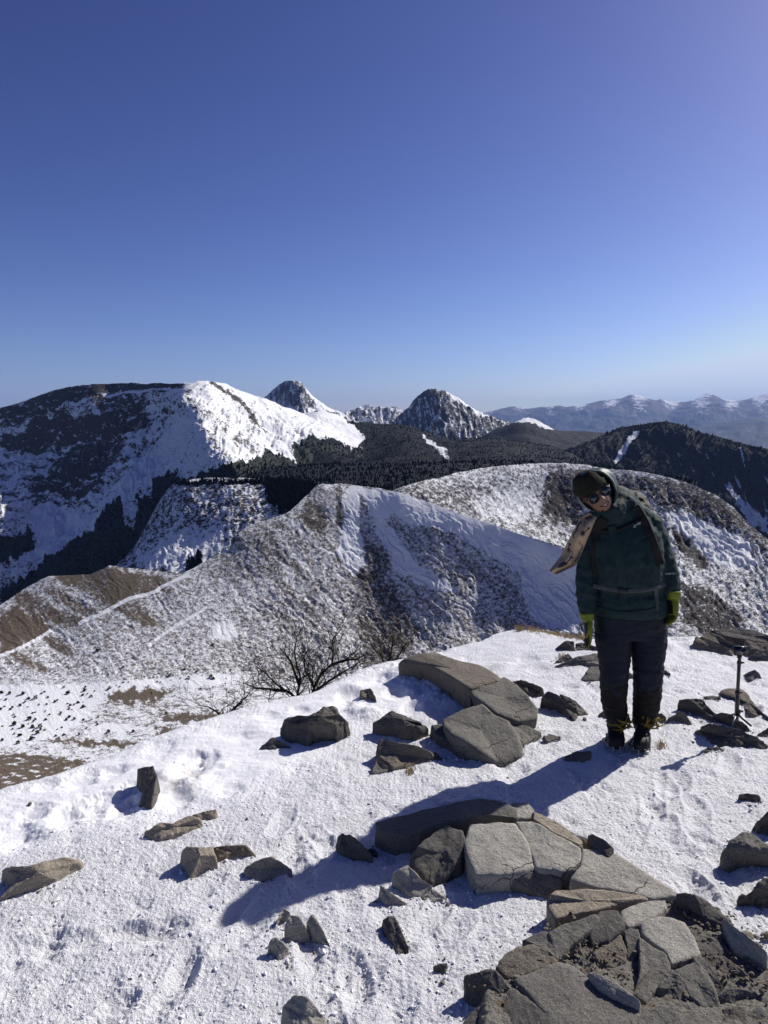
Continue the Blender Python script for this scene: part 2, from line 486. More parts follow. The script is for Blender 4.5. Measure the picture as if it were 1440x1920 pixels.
# --- middle dark forest hills
crest = [(540, 790), (560, 777), (577, 774), (595, 771), (609, 771), (625, 776), (644, 785), (652, 791), (675, 793), (700, 795), (751, 798), (765, 800), (777, 801), (795, 808), (818, 816),
         (840, 822), (854, 826), (880, 824), (921, 823), (955, 826), (988, 831), (1029, 836), (1060, 846), (1100, 868), (1200, 900)]
ctrl = [(x, y, 2100) for x, y in crest[::3]] + [(600, 860, 1500), (750, 870, 1450), (900, 870, 1450), (1100, 890, 1400), (560, 900, 1300), (800, 920, 1150), (1200, 920, 1200), (690, 840, 1800)]
def cv(PX, PY, V, N):
    snow = soft(PX, PY, [(540, 760), (644, 780), (660, 800), (690, 830), (660, 845), (560, 800)], 4, 9, 16)
    glade = soft(PX, PY, [(786, 818), (800, 822), (830, 848), (848, 866), (835, 868), (810, 850)], 4, 9, 14)
    return cov3(0.25, 1.15 - 1.1 * snow - 0.75 * glade, 0)
VD = hill("forest_hills", crest, [(540, 935), (1200, 930)], ctrl, 2.0, 2.0, m_dark, cv, 24, 240, rough_px=1.0, back=0.25)
FOREST_JOBS.append((VD, 16000, 3.6, 0.7))

# --- big mountain with a cirque on the left
m_big = mat_mountain("big_mountain", 2.4, msharp=0.09, speck=1.15, rock=(0.035, 0.031, 0.03), rock2=(0.085, 0.068, 0.055), forest=(0.012, 0.016, 0.013), bump_m=2.2)
crest = [(-800, 960), (-300, 850), (-100, 785), (0, 766), (20, 761), (40, 755), (60, 747), (80, 740), (100, 733), (125, 727), (150, 724), (175, 722), (210, 720), (250, 719), (290, 720), (320, 721),
         (335, 721), (348, 719), (362, 720), (372, 717), (390, 717), (410, 719), (425, 722), (440, 730), (460, 737), (480, 743), (500, 749), (515, 756), (530, 764), (550, 769), (575, 780),
         (600, 790), (625, 806), (645, 816), (660, 828), (680, 842), (720, 862), (780, 885)]
ctrl = [(-800, 960, 2300), (-800, 1150, 1700), (-300, 850, 2100), (0, 766, 1880), (80, 740, 1800), (175, 722, 1730), (290, 720, 1600), (348, 719, 1500), (390, 717, 1520), (440, 730, 1600), (500, 749, 1680),
        (575, 780, 1780), (660, 828, 1800), (780, 885, 1700),
        (345, 760, 1400), (356, 790, 1330), (385, 815, 1260), (410, 840, 1190), (432, 870, 1120), (440, 890, 1080),
        (300, 866, 1400), (320, 800, 1475), (290, 780, 1560), (260, 900, 1330), (340, 905, 1240), (250, 840, 1490),
        (200, 735, 1715), (200, 760, 1650), (200, 790, 1600), (200, 840, 1585), (150, 860, 1610), (100, 790, 1730), (100, 855, 1690), (0, 800, 1830), (0, 870, 1760),
        (150, 900, 1480), (190, 920, 1400), (100, 950, 1450), (40, 935, 1480), (0, 1000, 1300), (130, 1000, 1330), (200, 1000, 1200), (0, 1110, 1200), (150, 1090, 1130), (-300, 1000, 1500), (-300, 1140, 1350),
        (420, 780, 1500), (450, 820, 1430), (500, 800, 1600), (520, 850, 1420), (560, 830, 1600), (600, 850, 1550), (480, 880, 1220), (600, 900, 1350), (780, 930, 1300), (440, 1000, 1000), (780, 1000, 1100), (300, 1000, 1080), (300, 1130, 900), (600, 1130, 850)]
def cv(PX, PY, V, N):
    spine = [(355, 718), (345, 740), (345, 760), (356, 790), (385, 815), (410, 840), (440, 888)]
    left = smooth(-3, 3, -(PX - np.interp(PY, [718, 760, 790, 815, 840, 888], [360, 345, 356, 385, 410, 440])))
    nA = fbm(P2(PX / 16, PY / 9, 1.0), 5, 0.6)
    dark1 = soft(PX, PY, [(0, 762), (80, 738), (175, 719), (340, 719), (345, 726), (290, 742), (240, 748), (200, 752), (150, 758), (110, 772), (60, 790), (20, 800), (0, 810)], 5, 10, 22)
    dark2 = soft(PX, PY, [(0, 830), (40, 815), (60, 790), (120, 780), (175, 790), (240, 786), (278, 790), (285, 805), (250, 822), (200, 830), (140, 838), (80, 855), (20, 856), (0, 850)], 5, 12, 20)
    sn1 = soft(PX, PY, [(190, 744), (250, 736), (320, 728), (320, 732), (250, 742), (195, 748)], 2, 5, 14)
    talus = soft(PX, PY, [(178, 760), (200, 755), (268, 748), (282, 770), (270, 785), (190, 786)], 4, 6, 14)
    rocks = soft(PX, PY, [(140, 845), (160, 838), (240, 832), (225, 870), (160, 905), (90, 905), (100, 880)], 5, 10, 16)
    rocks2 = soft(PX, PY, [(50, 925), (90, 895), (190, 880), (195, 925), (130, 940), (60, 940)], 6, 16, 16)
    bands = 0.30 * smooth(0.1, 0.5, np.sin(PY / 3.6 + 3 * fbm(P2(PX / 60, PY / 40), 3))) * soft(PX, PY, [(50, 890), (200, 880), (190, 960), (60, 960)], 10, 14, 20)
    gul = soft(PX, PY, [(340, 735), (300, 770), (282, 800), (262, 830), (235, 870), (225, 890), (255, 880), (300, 830), (330, 800), (345, 765)], 6, 8, 18)
    wisp = fbm(P2((PX + 0.9 * PY) / 9.0, (PY - 0.9 * PX) / 50.0, 3.0), 4)
    strat = fbm(P2(PX / 46 + 0.02 * PY, (PY + 0.10 * PX) / 6.5, 31), 4, 0.6)
    L_ = 0.34 + 0.40 * dark1 + 0.44 * dark2 + 0.62 * strat * smooth(700, 760, PY) * smooth(1010, 940, PY) + 0.30 * talus + 0.36 * rocks + 0.28 * rocks2 + bands - 0.7 * sn1 + 0.28 * gul * np.sign(wisp) * np.abs(wisp) ** 0.5 + 0.36 * nA + 0.06  # rock cover also raised to deepen the shade on this face
    L_ = L_ - 0.30 * soft(PX, PY, [(60, 960), (190, 965), (260, 880), (335, 800), (350, 790), (400, 850), (420, 880), (330, 905), (270, 915), (190, 1000), (100, 1050), (40, 1055)], 12, 14, 20)
    Rr = 0.27 + 0.34 * fbm(P2((PX - PY) / 40, (PX + PY) / 12, 6), 5)
    rl = line_d(PX + 4 * fbm(P2(PX / 9, PY / 9), 3), PY, [(398, 722), (430, 742), (455, 762), (468, 780), (480, 800), (500, 815)])
    Rr = Rr + 0.5 * np.exp(-(rl / 5.0) ** 2) + 0.22 * np.exp(-(line_d(PX, PY, [(350, 750), (370, 785), (410, 805), (450, 840), (480, 860)]) / 9.0) ** 2)
    rock = L_ * left + Rr * (1 - left)
    fr = soft(PX, PY, [(300, 1000), (330, 925), (380, 900), (417, 890), (446, 884), (490, 869), (504, 859), (530, 863), (557, 874), (548, 853), (556, 843), (577, 824), (595, 828), (644, 846), (662, 836),
                       (700, 850), (790, 880), (790, 1010), (300, 1200)], 4, 8, 10)
    fr2 = soft(PX, PY, [(-300, 1000), (0, 1015), (60, 1000), (70, 1030), (30, 1060), (0, 1075), (-300, 1080)], 6, 12, 14)
    fr3 = soft(PX, PY, [(335, 900), (300, 900), (275, 920), (240, 935), (200, 960), (180, 1000), (150, 1020), (100, 1050), (60, 1080), (0, 1120), (0, 1200), (340, 1200)], 5, 12, 14)
    gl = soft(PX, PY, [(225, 935), (250, 930), (262, 960), (250, 1000), (235, 990)], 4, 8, 12) + 0.8 * soft(PX, PY, [(262, 880), (280, 885), (285, 930), (265, 940)], 4, 8, 12)
    sp = soft(PX, PY, [(0, 1085), (60, 1060), (110, 1030), (112, 1036), (60, 1075), (0, 1105)], 3, 4, 10)
    f = np.maximum(np.maximum(fr, fr2), fr3) - gl - sp
    tr = 0.30 * soft(PX, PY, [(350, 800), (400, 850), (430, 890), (340, 900), (300, 870)], 10, 10, 20)
    f = f + tr + 0.28 * smooth(0.2, 0.4, fbm(P2(PX / 3.0, PY / 3.0, 4), 2)) * (1 - left) * smooth(800, 850, PY)
    soilm = 0.55 * talus * (fbm(P2((PX + PY) / 6, (PY - PX) / 40), 3) < 0.05) * smooth(250, 225, PX)
    return cov3(rock, f, soilm)
VC = hill("big_mountain", crest, [(-300, 1150), (0, 1150), (300, 1150), (600, 1150), (780, 1100)], ctrl, 1.7, 1.7, m_big, cv, 30, 130, rough_px=0.9, gully=8, shear=-0.7, crest_keep=0.15, back=0.3)
FOREST_JOBS.append((VC, 16000, 4.5, 0.7))

# --- dark forested saddle
crest = [(395, 897), (430, 893), (470, 886), (500, 879), (560, 874), (640, 870), (700, 872), (760, 871), (830, 868), (900, 866), (1000, 868), (1100, 872), (1200, 884), (1300, 905)]
ctrl = [(x, y, 1200) for x, y in crest[::3]] + [(395, 935, 860), (600, 935, 800), (800, 935, 780), (1000, 930, 800), (1300, 950, 800)]
VS = hill("forest_saddle", crest, [(395, 940), (1300, 950)], ctrl, 3.0, 2.0, m_dark, lambda PX, PY, V, N: cov3(0.2 + 0 * PX, 1.15, 0), 8, 120, rough_px=1.0, back=0.15)
FOREST_JOBS.append((VS, 6000, 5.0, 0.6))

# --- shaded cliff spur
m_mid = mat_mountain("cliff_spur", 1.4, msharp=0.09, speck=1.15, rock=(0.04, 0.036, 0.034), rock2=(0.09, 0.075, 0.065), bump_m=1.3)
crest = [(80, 1150), (150, 1110), (190, 1085), (220, 1058), (240, 1040), (262, 1010), (275, 985), (290, 955), (305, 930), (320, 912), (338, 903), (360, 899), (400, 897), (450, 897), (500, 899), (545, 902), (600, 910), (680, 935)]
ctrl = [(x, y, r) for (x, y), r in zip(crest[::2], (700, 740, 790, 820, 835, 840, 830, 810, 770))] + \
       [(680, 935, 720), (80, 1200, 640), (300, 1120, 640), (400, 1050, 690), (500, 1000, 700), (450, 950, 750), (330, 1000, 760), (330, 1060, 690), (600, 1000, 650), (680, 1050, 600), (450, 1130, 600)]
def cv(PX, PY, V, N):
    r = 0.53 + 0.36 * fbm(P2(PX / 9, PY / 10, 2), 5, 0.6) - 0.25 * soft(PX, PY, [(250, 1040), (330, 1000), (420, 990), (420, 1040), (340, 1075), (260, 1060)], 10, 14, 20)
    t_ = soft(PX, PY, [(500, 900), (570, 900), (600, 915), (570, 940), (545, 965), (505, 950)], 6, 12, 14) + soft(PX, PY, [(350, 1075), (352, 1060), (372, 1045), (385, 1070)], 4, 8, 10) + \
        0.6 * soft(PX, PY, [(330, 905), (560, 900), (560, 912), (330, 915)], 6, 10, 10)
    tr = 0.35 * smooth(0.15, 0.4, fbm(P2(PX / 3.5, PY / 7.0, 5), 3))
    return cov3(r, 0.1 + 0.8 * t_ + tr, 0)
VF = hill("cliff_spur", crest, [(80, 1200), (450, 1140), (680, 1060)], ctrl, 1.7, 1.7, m_mid, cv, 7, 60, rough_px=1.5, gully=2.2, crest_keep=0.2, back=0.15)
FOREST_JOBS.append((VF, 3500, 4.5, 0.55))

# --- hill behind the person
m_hillB = mat_mountain("snow_hill", 0.5, msharp=0.13, speck=1.0, rock=(0.024, 0.021, 0.020), rock2=(0.062, 0.050, 0.043), bump_m=0.9)
crest = [(660, 960), (700, 935), (751, 914), (790, 902), (830, 895), (860, 886), (890, 880), (930, 875), (957, 872), (1000, 870), (1060, 869), (1100, 873), (1137, 880), (1180, 882), (1214, 887), (1250, 895), (1291, 907),
         (1320, 919), (1342, 929), (1360, 941), (1376, 953), (1394, 973), (1410, 988), (1425, 1001), (1440, 1012), (1500, 1050), (1700, 1180)]
ctrl = [(660, 960, 600), (751, 914, 600), (860, 886, 660), (957, 872, 700), (1060, 869, 740), (1137, 880, 745), (1214, 888, 700), (1291, 908, 640), (1342, 929, 590), (1440, 1012, 500), (1700, 1180, 400),
        (800, 940, 592), (850, 930, 634), (900, 950, 646), (950, 940, 676), (1000, 930, 706), (980, 990, 662), (1050, 980, 692), (1080, 930, 722), (1100, 1050, 635),
        (1250, 970, 600), (1300, 980, 572), (1270, 1000, 560), (1320, 1060, 510), (1290, 1100, 455), (1400, 1080, 460), (1350, 1150, 400), (1440, 1120, 410), (1300, 1190, 370), (1440, 1200, 355),
        (1100, 1200, 400), (660, 1200, 430), (900, 1100, 500), (1700, 1300, 330)]
def cv(PX, PY, V, N):
    n = fbm(P2(PX / 9, PY / 7, 2), 5, 0.62)
    r = 0.47 + 0.34 * n + 0.10 * smooth(1010, 860, PX) * smooth(890, 930, PY)  # last term: extra rock cover darkens the left slope in place of shade
    r += 0.20 * soft(PX, PY, [(1030, 880), (1300, 905), (1345, 930), (1440, 1010), (1440, 1035), (1395, 1000), (1340, 985), (1290, 965), (1240, 955), (1210, 930), (1060, 930), (1010, 990), (1020, 940)], 8, 16, 18)
    r += 0.22 * soft(PX, PY, [(1020, 950), (1060, 920), (1085, 930), (1100, 990), (1040, 985)], 8, 16, 14)
    r -= 0.12 * soft(PX, PY, [(880, 940), (960, 920), (1010, 930), (1010, 960), (960, 985), (900, 970)], 8, 12, 16)
    r -= 0.38 * soft(PX, PY, [(1245, 965), (1290, 970), (1330, 985), (1400, 1020), (1420, 1060), (1370, 1070), (1330, 1050), (1290, 1010)], 6, 10, 20)
    r += 0.30 * soft(PX, PY, [(1260, 995), (1290, 1010), (1330, 1065), (1310, 1070), (1270, 1030)], 5, 9, 12)
    r += 0.25 * soft(PX, PY, [(1280, 1100), (1330, 1110), (1400, 1170), (1350, 1200), (1280, 1180)], 8, 16, 14)
    tip = 0.25 * soft(PX, PY, [(700, 930), (860, 890), (880, 905), (760, 960)], 6, 10, 14)
    return cov3(r, 0.15 * smooth(0.1, 0.4, fbm(P2(PX / 4, PY / 4, 8), 3)) + 0.1, tip)
VB = hill("snow_hill", crest, [(660, 1215), (1100, 1225), (1700, 1330)], ctrl, 1.6, 1.6, m_hillB, cv, 2.6, 24, rough_px=1.0, gully=2.6, shear=0.9, crest_keep=0.2, back=0.12, front=(240.0, -150.0))

# --- near hillside: dome, ridge with the footpath and the basin floor
m_dome = mat_mountain("near_hillside", 0.36, msharp=0.17, speck=0.9, rock=(0.035, 0.030, 0.025), rock2=(0.12, 0.10, 0.078), forest=(0.022, 0.026, 0.016),
                      soil=(0.165, 0.130, 0.095), bump_m=0.55)
crest = [(-800, 1400), (-300, 1260), (-150, 1190), (0, 1135), (25, 1118), (50, 1102), (75, 1088), (90, 1081), (120, 1079), (150, 1078), (170, 1077), (190, 1068), (205, 1061), (220, 1062), (240, 1065), (262, 1067), (280, 1069), (300, 1072),
         (325, 1075), (345, 1074), (365, 1064), (385, 1052), (400, 1043), (420, 1036), (437, 1030), (441, 1012), (446, 1000), (460, 990), (480, 981), (500, 975), (520, 968), (540, 961), (552, 951), (566, 938), (580, 925),
         (592, 912), (603, 907), (620, 909), (640, 907), (665, 910), (690, 913), (720, 918), (751, 924), (780, 934), (815, 947), (854, 960), (890, 973), (931, 986), (970, 1000), (1008, 1012), (1050, 1024), (1085, 1042),
         (1150, 1080), (1300, 1180), (1500, 1300)]
ctrl = [(-800, 1400, 285), (-800, 1640, 200), (-300, 1260, 370), (0, 1135, 410), (90, 1081, 430), (170, 1077, 430), (205, 1061, 433), (325, 1075, 430), (365, 1064, 436), (437, 1030, 450), (446, 1000, 455), (500, 975, 468), (552, 951, 480), (603, 907, 500), (665, 910, 505),
        (751, 924, 490), (854, 960, 468), (931, 986, 450), (1008, 1012, 430), (1085, 1042, 410), (1300, 1180, 350), (1500, 1300, 300),
        (0, 1230, 365), (100, 1210, 380), (200, 1150, 400), (300, 1150, 402), (400, 1120, 415), (0, 1290, 339), (150, 1285, 342), (300, 1280, 344), (450, 1275, 350), (560, 1262, 366),
        (640, 1000, 474), (680, 960, 486), (720, 1000, 474), (600, 960, 482), (560, 1050, 448), (620, 1100, 434), (700, 1100, 440), (600, 1200, 394), (700, 1200, 404),
        (780, 960, 478), (850, 1000, 456), (800, 1060, 440), (900, 1080, 430), (850, 1150, 404), (950, 1010, 446), (1000, 1060, 427), (1050, 1100, 410), (950, 1150, 400), (780, 1200, 396), (900, 1200, 390), (1050, 1180, 385),
        (0, 1400, 283), (0, 1480, 243), (200, 1400, 283), (400, 1340, 312), (500, 1400, 283), (-300, 1480, 243), (800, 1480, 243), (-300, 1700, 185), (500, 1700, 185), (1500, 1700, 185), (1300, 1480, 240), (-300, 1340, 312), (1300, 1300, 300)]
TRAIL = [(352, 1080), (335, 1085), (318, 1094), (300, 1102), (292, 1110), (270, 1116), (240, 1124), (215, 1138), (200, 1146), (185, 1155), (165, 1160), (150, 1170)]
TRAIL2 = [(97, 1182), (85, 1190), (66, 1201), (50, 1210), (30, 1219), (8, 1228), (-60, 1250)]
def cv(PX, PY, V, N):
    n = fbm(P2(PX / 10, PY / 7, 2), 5, 0.62)
    rock = 0.51 + 0.20 * n + 0.16 * fbm(P2((PX - 0.9 * PY) / 26, (PY + 0.9 * PX) / 110, 41), 4) * (0.45 + 0.55 * smooth(380, 560, PX))
    leftw = smooth(520, 330, PX + 0.4 * (PY - 1150)) * smooth(1290, 1262, PY)
    flat = smooth(1255, 1300, PY)
    # bands of bare rock on the dome
    dk = soft(PX, PY, [(575, 940), (600, 945), (615, 985), (600, 1000), (575, 985), (555, 975)], 6, 12, 14)
    dk += soft(PX, PY, [(625, 915), (650, 915), (660, 960), (650, 1000), (625, 985), (635, 950)], 5, 10, 12)
    dk += 0.8 * soft(PX, PY, [(675, 1020), (735, 1040), (725, 1085), (690, 1090), (655, 1070)], 6, 12, 12)
    dk += 0.75 * soft(PX, PY, [(655, 1080), (700, 1075), (760, 1130), (790, 1200), (740, 1250), (690, 1250), (670, 1160)], 10, 18, 14)
    dk += 0.4 * soft(PX, PY, [(440, 1000), (520, 975), (560, 1010), (520, 1080), (440, 1100), (380, 1070)], 10, 16, 14)
    rock = rock + 0.17 * dk
    sn = soft(PX, PY, [(640, 915), (675, 915), (670, 990), (690, 1060), (660, 1080), (635, 1040), (645, 980)], 5, 6, 16)
    sn += soft(PX, PY, [(675, 915), (751, 926), (931, 988), (1090, 1044), (1110, 1100), (1080, 1190), (1010, 1170), (985, 1130), (980, 1080), (900, 1030), (850, 1000), (800, 985), (770, 985), (740, 960), (715, 975), (760, 1030), (780, 1060), (750, 1070), (720, 1020)], 6, 8, 22)
    sn += 0.8 * soft(PX, PY, [(395, 1170), (430, 1168), (445, 1190), (430, 1200), (400, 1195)], 5, 8, 10)
    sn += 0.5 * soft(PX, PY, [(725, 1040), (800, 1070), (860, 1110), (820, 1110), (740, 1075)], 5, 8, 10)
    rock = rock - 0.55 * np.clip(sn, 0, 1) * (1 - 0.5 * np.clip(dk, 0, 1))
    # brown slopes around the footpath
    so = soft(PX, PY, [(95, 1078), (205, 1062), (290, 1078), (318, 1090), (295, 1110), (240, 1122), (200, 1142), (185, 1125), (120, 1100)], 6, 14, 16) * 0.62
    so += 0.9 * soft(PX, PY, [(0, 1150), (30, 1140), (75, 1158), (96, 1178), (60, 1205), (20, 1222), (0, 1222)], 6, 12, 16)
    for a in ([(25, 1110), (50, 1108), (100, 1140), (160, 1160), (140, 1178), (90, 1165), (30, 1135)], [(85, 1105), (110, 1108), (180, 1145), (165, 1160), (110, 1130)],
              [(210, 1140), (235, 1128), (255, 1130), (305, 1172), (285, 1180), (240, 1160)], [(295, 1102), (315, 1100), (330, 1115), (310, 1118)],
              [(75, 1196), (95, 1188), (140, 1220), (135, 1232), (100, 1215)], [(15, 1225), (30, 1222), (95, 1258), (90, 1265), (40, 1245)], [(200, 1075), (260, 1080), (250, 1115), (215, 1130)]):
        so += 0.55 * soft(PX, PY, a, 5, 8, 12)
    so = so * (0.8 + 0.6 * fbm(P2((PX - 0.8 * PY) / 14, (PY + PX) / 60, 5), 4))
    so += 0.62 * soft(PX, PY, [(830, 1120), (850, 1110), (880, 1150), (950, 1180), (960, 1200), (900, 1215), (840, 1190)], 6, 12, 12)
    so = so * 0.60 + leftw * (0.40 + 0.22 * fbm(P2((PX - 0.9 * PY) / 16, (PY + PX) / 70, 15), 4))
    rock = rock - 0.06 * leftw
    # basin floor
    rock = np.where(PY > 1240, rock * (1 - flat) + flat * (0.40 + 0.30 * fbm(P2(PX / 26, PY / 7, 2), 5, 0.6)), rock)
    snowf = soft(PX, PY, [(-300, 1288), (0, 1285), (110, 1287), (230, 1280), (330, 1270), (470, 1265), (470, 1278), (300, 1288), (235, 1300), (190, 1310), (170, 1340), (130, 1365), (110, 1385), (30, 1400), (-300, 1410)], 4, 7, 16)
    rock = rock - 0.42 * snowf - 0.25 * soft(PX, PY, [(190, 1356), (240, 1362), (250, 1372), (190, 1372)], 4, 8, 12)
    earth = np.zeros_like(rock)
    for a, w in (([(198, 1306), (215, 1296), (250, 1292), (300, 1292), (330, 1298), (290, 1314), (240, 1315), (200, 1315)], 0.95),
                 ([(55, 1390), (110, 1385), (180, 1388), (255, 1390), (262, 1396), (220, 1403), (150, 1398), (100, 1392)], 0.95),
                 ([(310, 1346), (350, 1340), (420, 1335), (420, 1350), (350, 1355)], 0.85), ([(285, 1372), (310, 1365), (335, 1368), (300, 1382), (288, 1380)], 0.9)):
        earth += w * soft(PX, PY, a, 9, 13, 16)
    gr = soft(PX, PY, [(-300, 1415), (0, 1408), (100, 1418), (180, 1428), (170, 1460), (-300, 1600)], 6, 10, 16) * 1.45
    gr += 0.70 * soft(PX, PY, [(180, 1318), (350, 1312), (360, 1345), (300, 1370), (200, 1350), (160, 1345)], 6, 12, 14)
    earth += gr * (0.55 + 0.8 * fbm(P2(PX / 30, PY / 6, 9), 4)) * (PY > 1290)
    # footpaths kept white
    jx = 1.5 * fbm(P2(PX / 8, PY / 8, 3), 3)
    p = np.exp(-(line_d(PX + jx, PY, TRAIL) / 2.1) ** 4) + np.exp(-(line_d(PX + jx, PY, TRAIL2) / 1.8) ** 4) + 0.6 * np.exp(-(line_d(PX + jx, PY, [(385, 1142), (360, 1158), (330, 1175), (300, 1195), (280, 1210)]) / 1.5) ** 2)
    p = np.clip(p, 0, 1)
    fo = 0.30 * smooth(0.25, 0.5, fbm(P2(PX / 6, PY / 4, 6), 3)) + 0.0 * PX
    rock = np.minimum(rock, 0.86)
    return cov3(rock * (1 - p) - 2.2 * p, fo * (1 - p) - 2.5 * p, (so + earth) * (1 - p) - 2.5 * p)
VA = hill("near_hillside", crest, [(-800, 1700), (-300, 1640), (0, 1500), (600, 1400), (1500, 1400)], ctrl, 1.5, 1.5, m_dome, cv, 1.1, 14, rough_px=1.0, gully=1.5, shear=0.9, flat_from=1285, crest_keep=0.25, back=0.12, front=(120.0, -136.0))

# ------------------------------------------------------------------ conifers that read as one mass
def cones(P, H, R, seed=0):
    n = len(P); g = np.random.default_rng(seed)
    k = 5
    V = np.zeros((n, 2 + k + k, 3)); ang = np.arange(k) / k * 2 * math.pi
    ph = g.uniform(0, 6.28, n)[:, None]
    V[:, 0] = P + np.stack([g.normal(0, .05, n) * H, g.normal(0, .05, n) * H, H], 1)
    for lv, (rr, zz) in enumerate(((1.0, 0.12), (0.62, 0.52))):
        r = R[:, None] * rr * g.uniform(.6, 1.25, (n, k))
        V[:, 1 + lv * k:1 + lv * k + k, 0] = P[:, None, 0] + r * np.cos(ang + ph)
        V[:, 1 + lv * k:1 + lv * k + k, 1] = P[:, None, 1] + r * np.sin(ang + ph)
        V[:, 1 + lv * k:1 + lv * k + k, 2] = P[:, None, 2] + H[:, None] * (zz + g.uniform(-.06, .06, (n, k)))
    V[:, -1] = P - np.array([0, 0, 0.5])
    f = []
    for j in range(k):
        j2 = (j + 1) % k
        f += [(0, 1 + k + j, 1 + k + j2), (1 + k + j, 1 + j, 1 + j2), (1 + k + j, 1 + j2, 1 + k + j2), (1 + j, 2 * k + 1, 1 + j2)]
    f = np.array(f)
    Fc = (f[None] + (np.arange(n) * (2 + 2 * k))[:, None, None]).reshape(-1, 3)
    return V.reshape(-1, 3), Fc

m_conifer = simple_mat("conifer_needles", (0.004, 0.0055, 0.0045), 0.95, 0.0, 0.3, 0.1, 0.5)
AV, AF, off = [], [], 0
for ji, ((V, cov, PX, PY, N), n, hgt, thr) in enumerate(FOREST_JOBS):
    m = np.array(cov[..., 1] > thr)
    m = m.copy(); m[:14] = False
    idx = np.flatnonzero(m.ravel())
    if len(idx) == 0: continue
    idx = rng.choice(idx, min(n, len(idx)), replace=False)
    P = V.reshape(-1, 3)[idx] + rng.normal(0, 1.0, (len(idx), 3)) * np.array([1, 1, 0])
    H = hgt * 0.62 * np.exp(rng.normal(0, 0.38, len(idx)))
    cvv, cf = cones(P, H, H * 0.30 * rng.uniform(.7, 1.6, len(idx)), ji)
    AV.append(cvv); AF.append(cf + off); off += len(cvv)
me = mesh_np("forest", np.concatenate(AV), np.concatenate(AF), False)
o = link("forest", me, m_conifer); tag(o, "dark conifer forest covering the valleys and lower slopes", "forest", kind="stuff")
# ------------------------------------------------------------------ the air between here and the far ranges
hz = NT("haze_air"); hz.t.nodes.remove(hz.b)
pv = hz.n("ShaderNodeVolumePrincipled"); pv.inputs['Density'].default_value = HAZE_D
pv.inputs['Color'].default_value = (0.32, 0.50, 1.0, 1); pv.inputs['Anisotropy'].default_value = 0.0
hz.l(pv.outputs[0], hz.out.inputs['Volume'])
bx = np.array([[x, y, z] for z in (-4200.0, 1500.0) for y in (-800.0, 40000.0) for x in (-26000.0, 30000.0)])
me = mesh_np("haze", bx, [(0, 2, 3, 1), (4, 5, 7, 6), (0, 1, 5, 4), (2, 6, 7, 3), (0, 4, 6, 2), (1, 3, 7, 5)], False)
tag(link("haze", me, hz.m), "thin blue mountain air between the ridges", "haze", kind="stuff")
# ------------------------------------------------------------------ summit ground (snow crust, bare soil between the slabs, falling away behind the edge)
EDGE_PX = [(-1400, 2250), (-900, 1930), (-500, 1700), (-200, 1570), (0, 1485), (50, 1470), (100, 1456), (160, 1434), (200, 1420), (275, 1388), (350, 1364), (425, 1340), (500, 1319), (540, 1312), (575, 1306), (600, 1296), (625, 1285),
           (670, 1261), (720, 1244), (760, 1236), (833, 1222), (850, 1216), (872, 1210), (904, 1204), (923, 1194), (945, 1186), (965, 1183), (999, 1183), (1020, 1188), (1047, 1194), (1089, 1198),
           (1130, 1200), (1200, 1199), (1300, 1195), (1360, 1192), (1440, 1190), (1700, 1188), (2200, 1190)]
SLX = 0.045; PX0 = 1.43

def base_z(x, y):
    return SLX * np.minimum(x - PX0, 0.6) + 0.0 * y

def on_base(px, py, h=0.0, n=12):
    dx, dy, dz = rays(px, py)
    z = np.zeros_like(dx)
    for _ in range(n):
        k = (z + h - CAM[2]) / dz
        z = base_z(k * dx, k * dy)
    k = (z + h - CAM[2]) / dz
    return np.stack([k * dx, k * dy, z + h], -1)

_e = on_base([p[0] for p in EDGE_PX], [p[1] for p in EDGE_PX])
_o = np.argsort(_e[:, 0]); EX, EY = _e[_o, 0], _e[_o, 1]
OUTCROP = [(700, 1548), (820, 1500), (905, 1488), (990, 1505), (1060, 1545), (1150, 1590), (1285, 1675), (1370, 1715), (1445, 1790), (1600, 1900), (1600, 2100), (860, 2100), (868, 1830), (930, 1815), (1000, 1760), (1035, 1735),
           (1020, 1690), (960, 1660), (890, 1650), (865, 1600), (800, 1690), (735, 1645), (770, 1600), (730, 1570)]
OUT2 = [(1000, 1760), (1110, 1720), (1250, 1690), (1290, 1680), (1370, 1715), (1445, 1790), (1600, 1900), (1600, 2100), (860, 2100), (868, 1830), (930, 1815)]
def P_of(poly): return [tuple(on_base(a, b)[:2]) for a, b in poly]
OUT_W = P_of(OUTCROP); OUT2_W = P_of(OUT2)
SMOOTH_W = P_of([(-300, 1640), (0, 1490), (200, 1420), (350, 1364), (575, 1306), (720, 1246), (833, 1224), (900, 1290), (870, 1330), (700, 1330), (600, 1420), (430, 1500), (300, 1540), (180, 1540), (0, 1600)])
FAR_W = P_of([(833, 1222), (965, 1182), (1089, 1198), (1060, 1240), (1010, 1290), (940, 1260)])
YEL_W = P_of([(300, 1450), (330, 1430), (380, 1428), (400, 1450), (370, 1485), (320, 1480)])

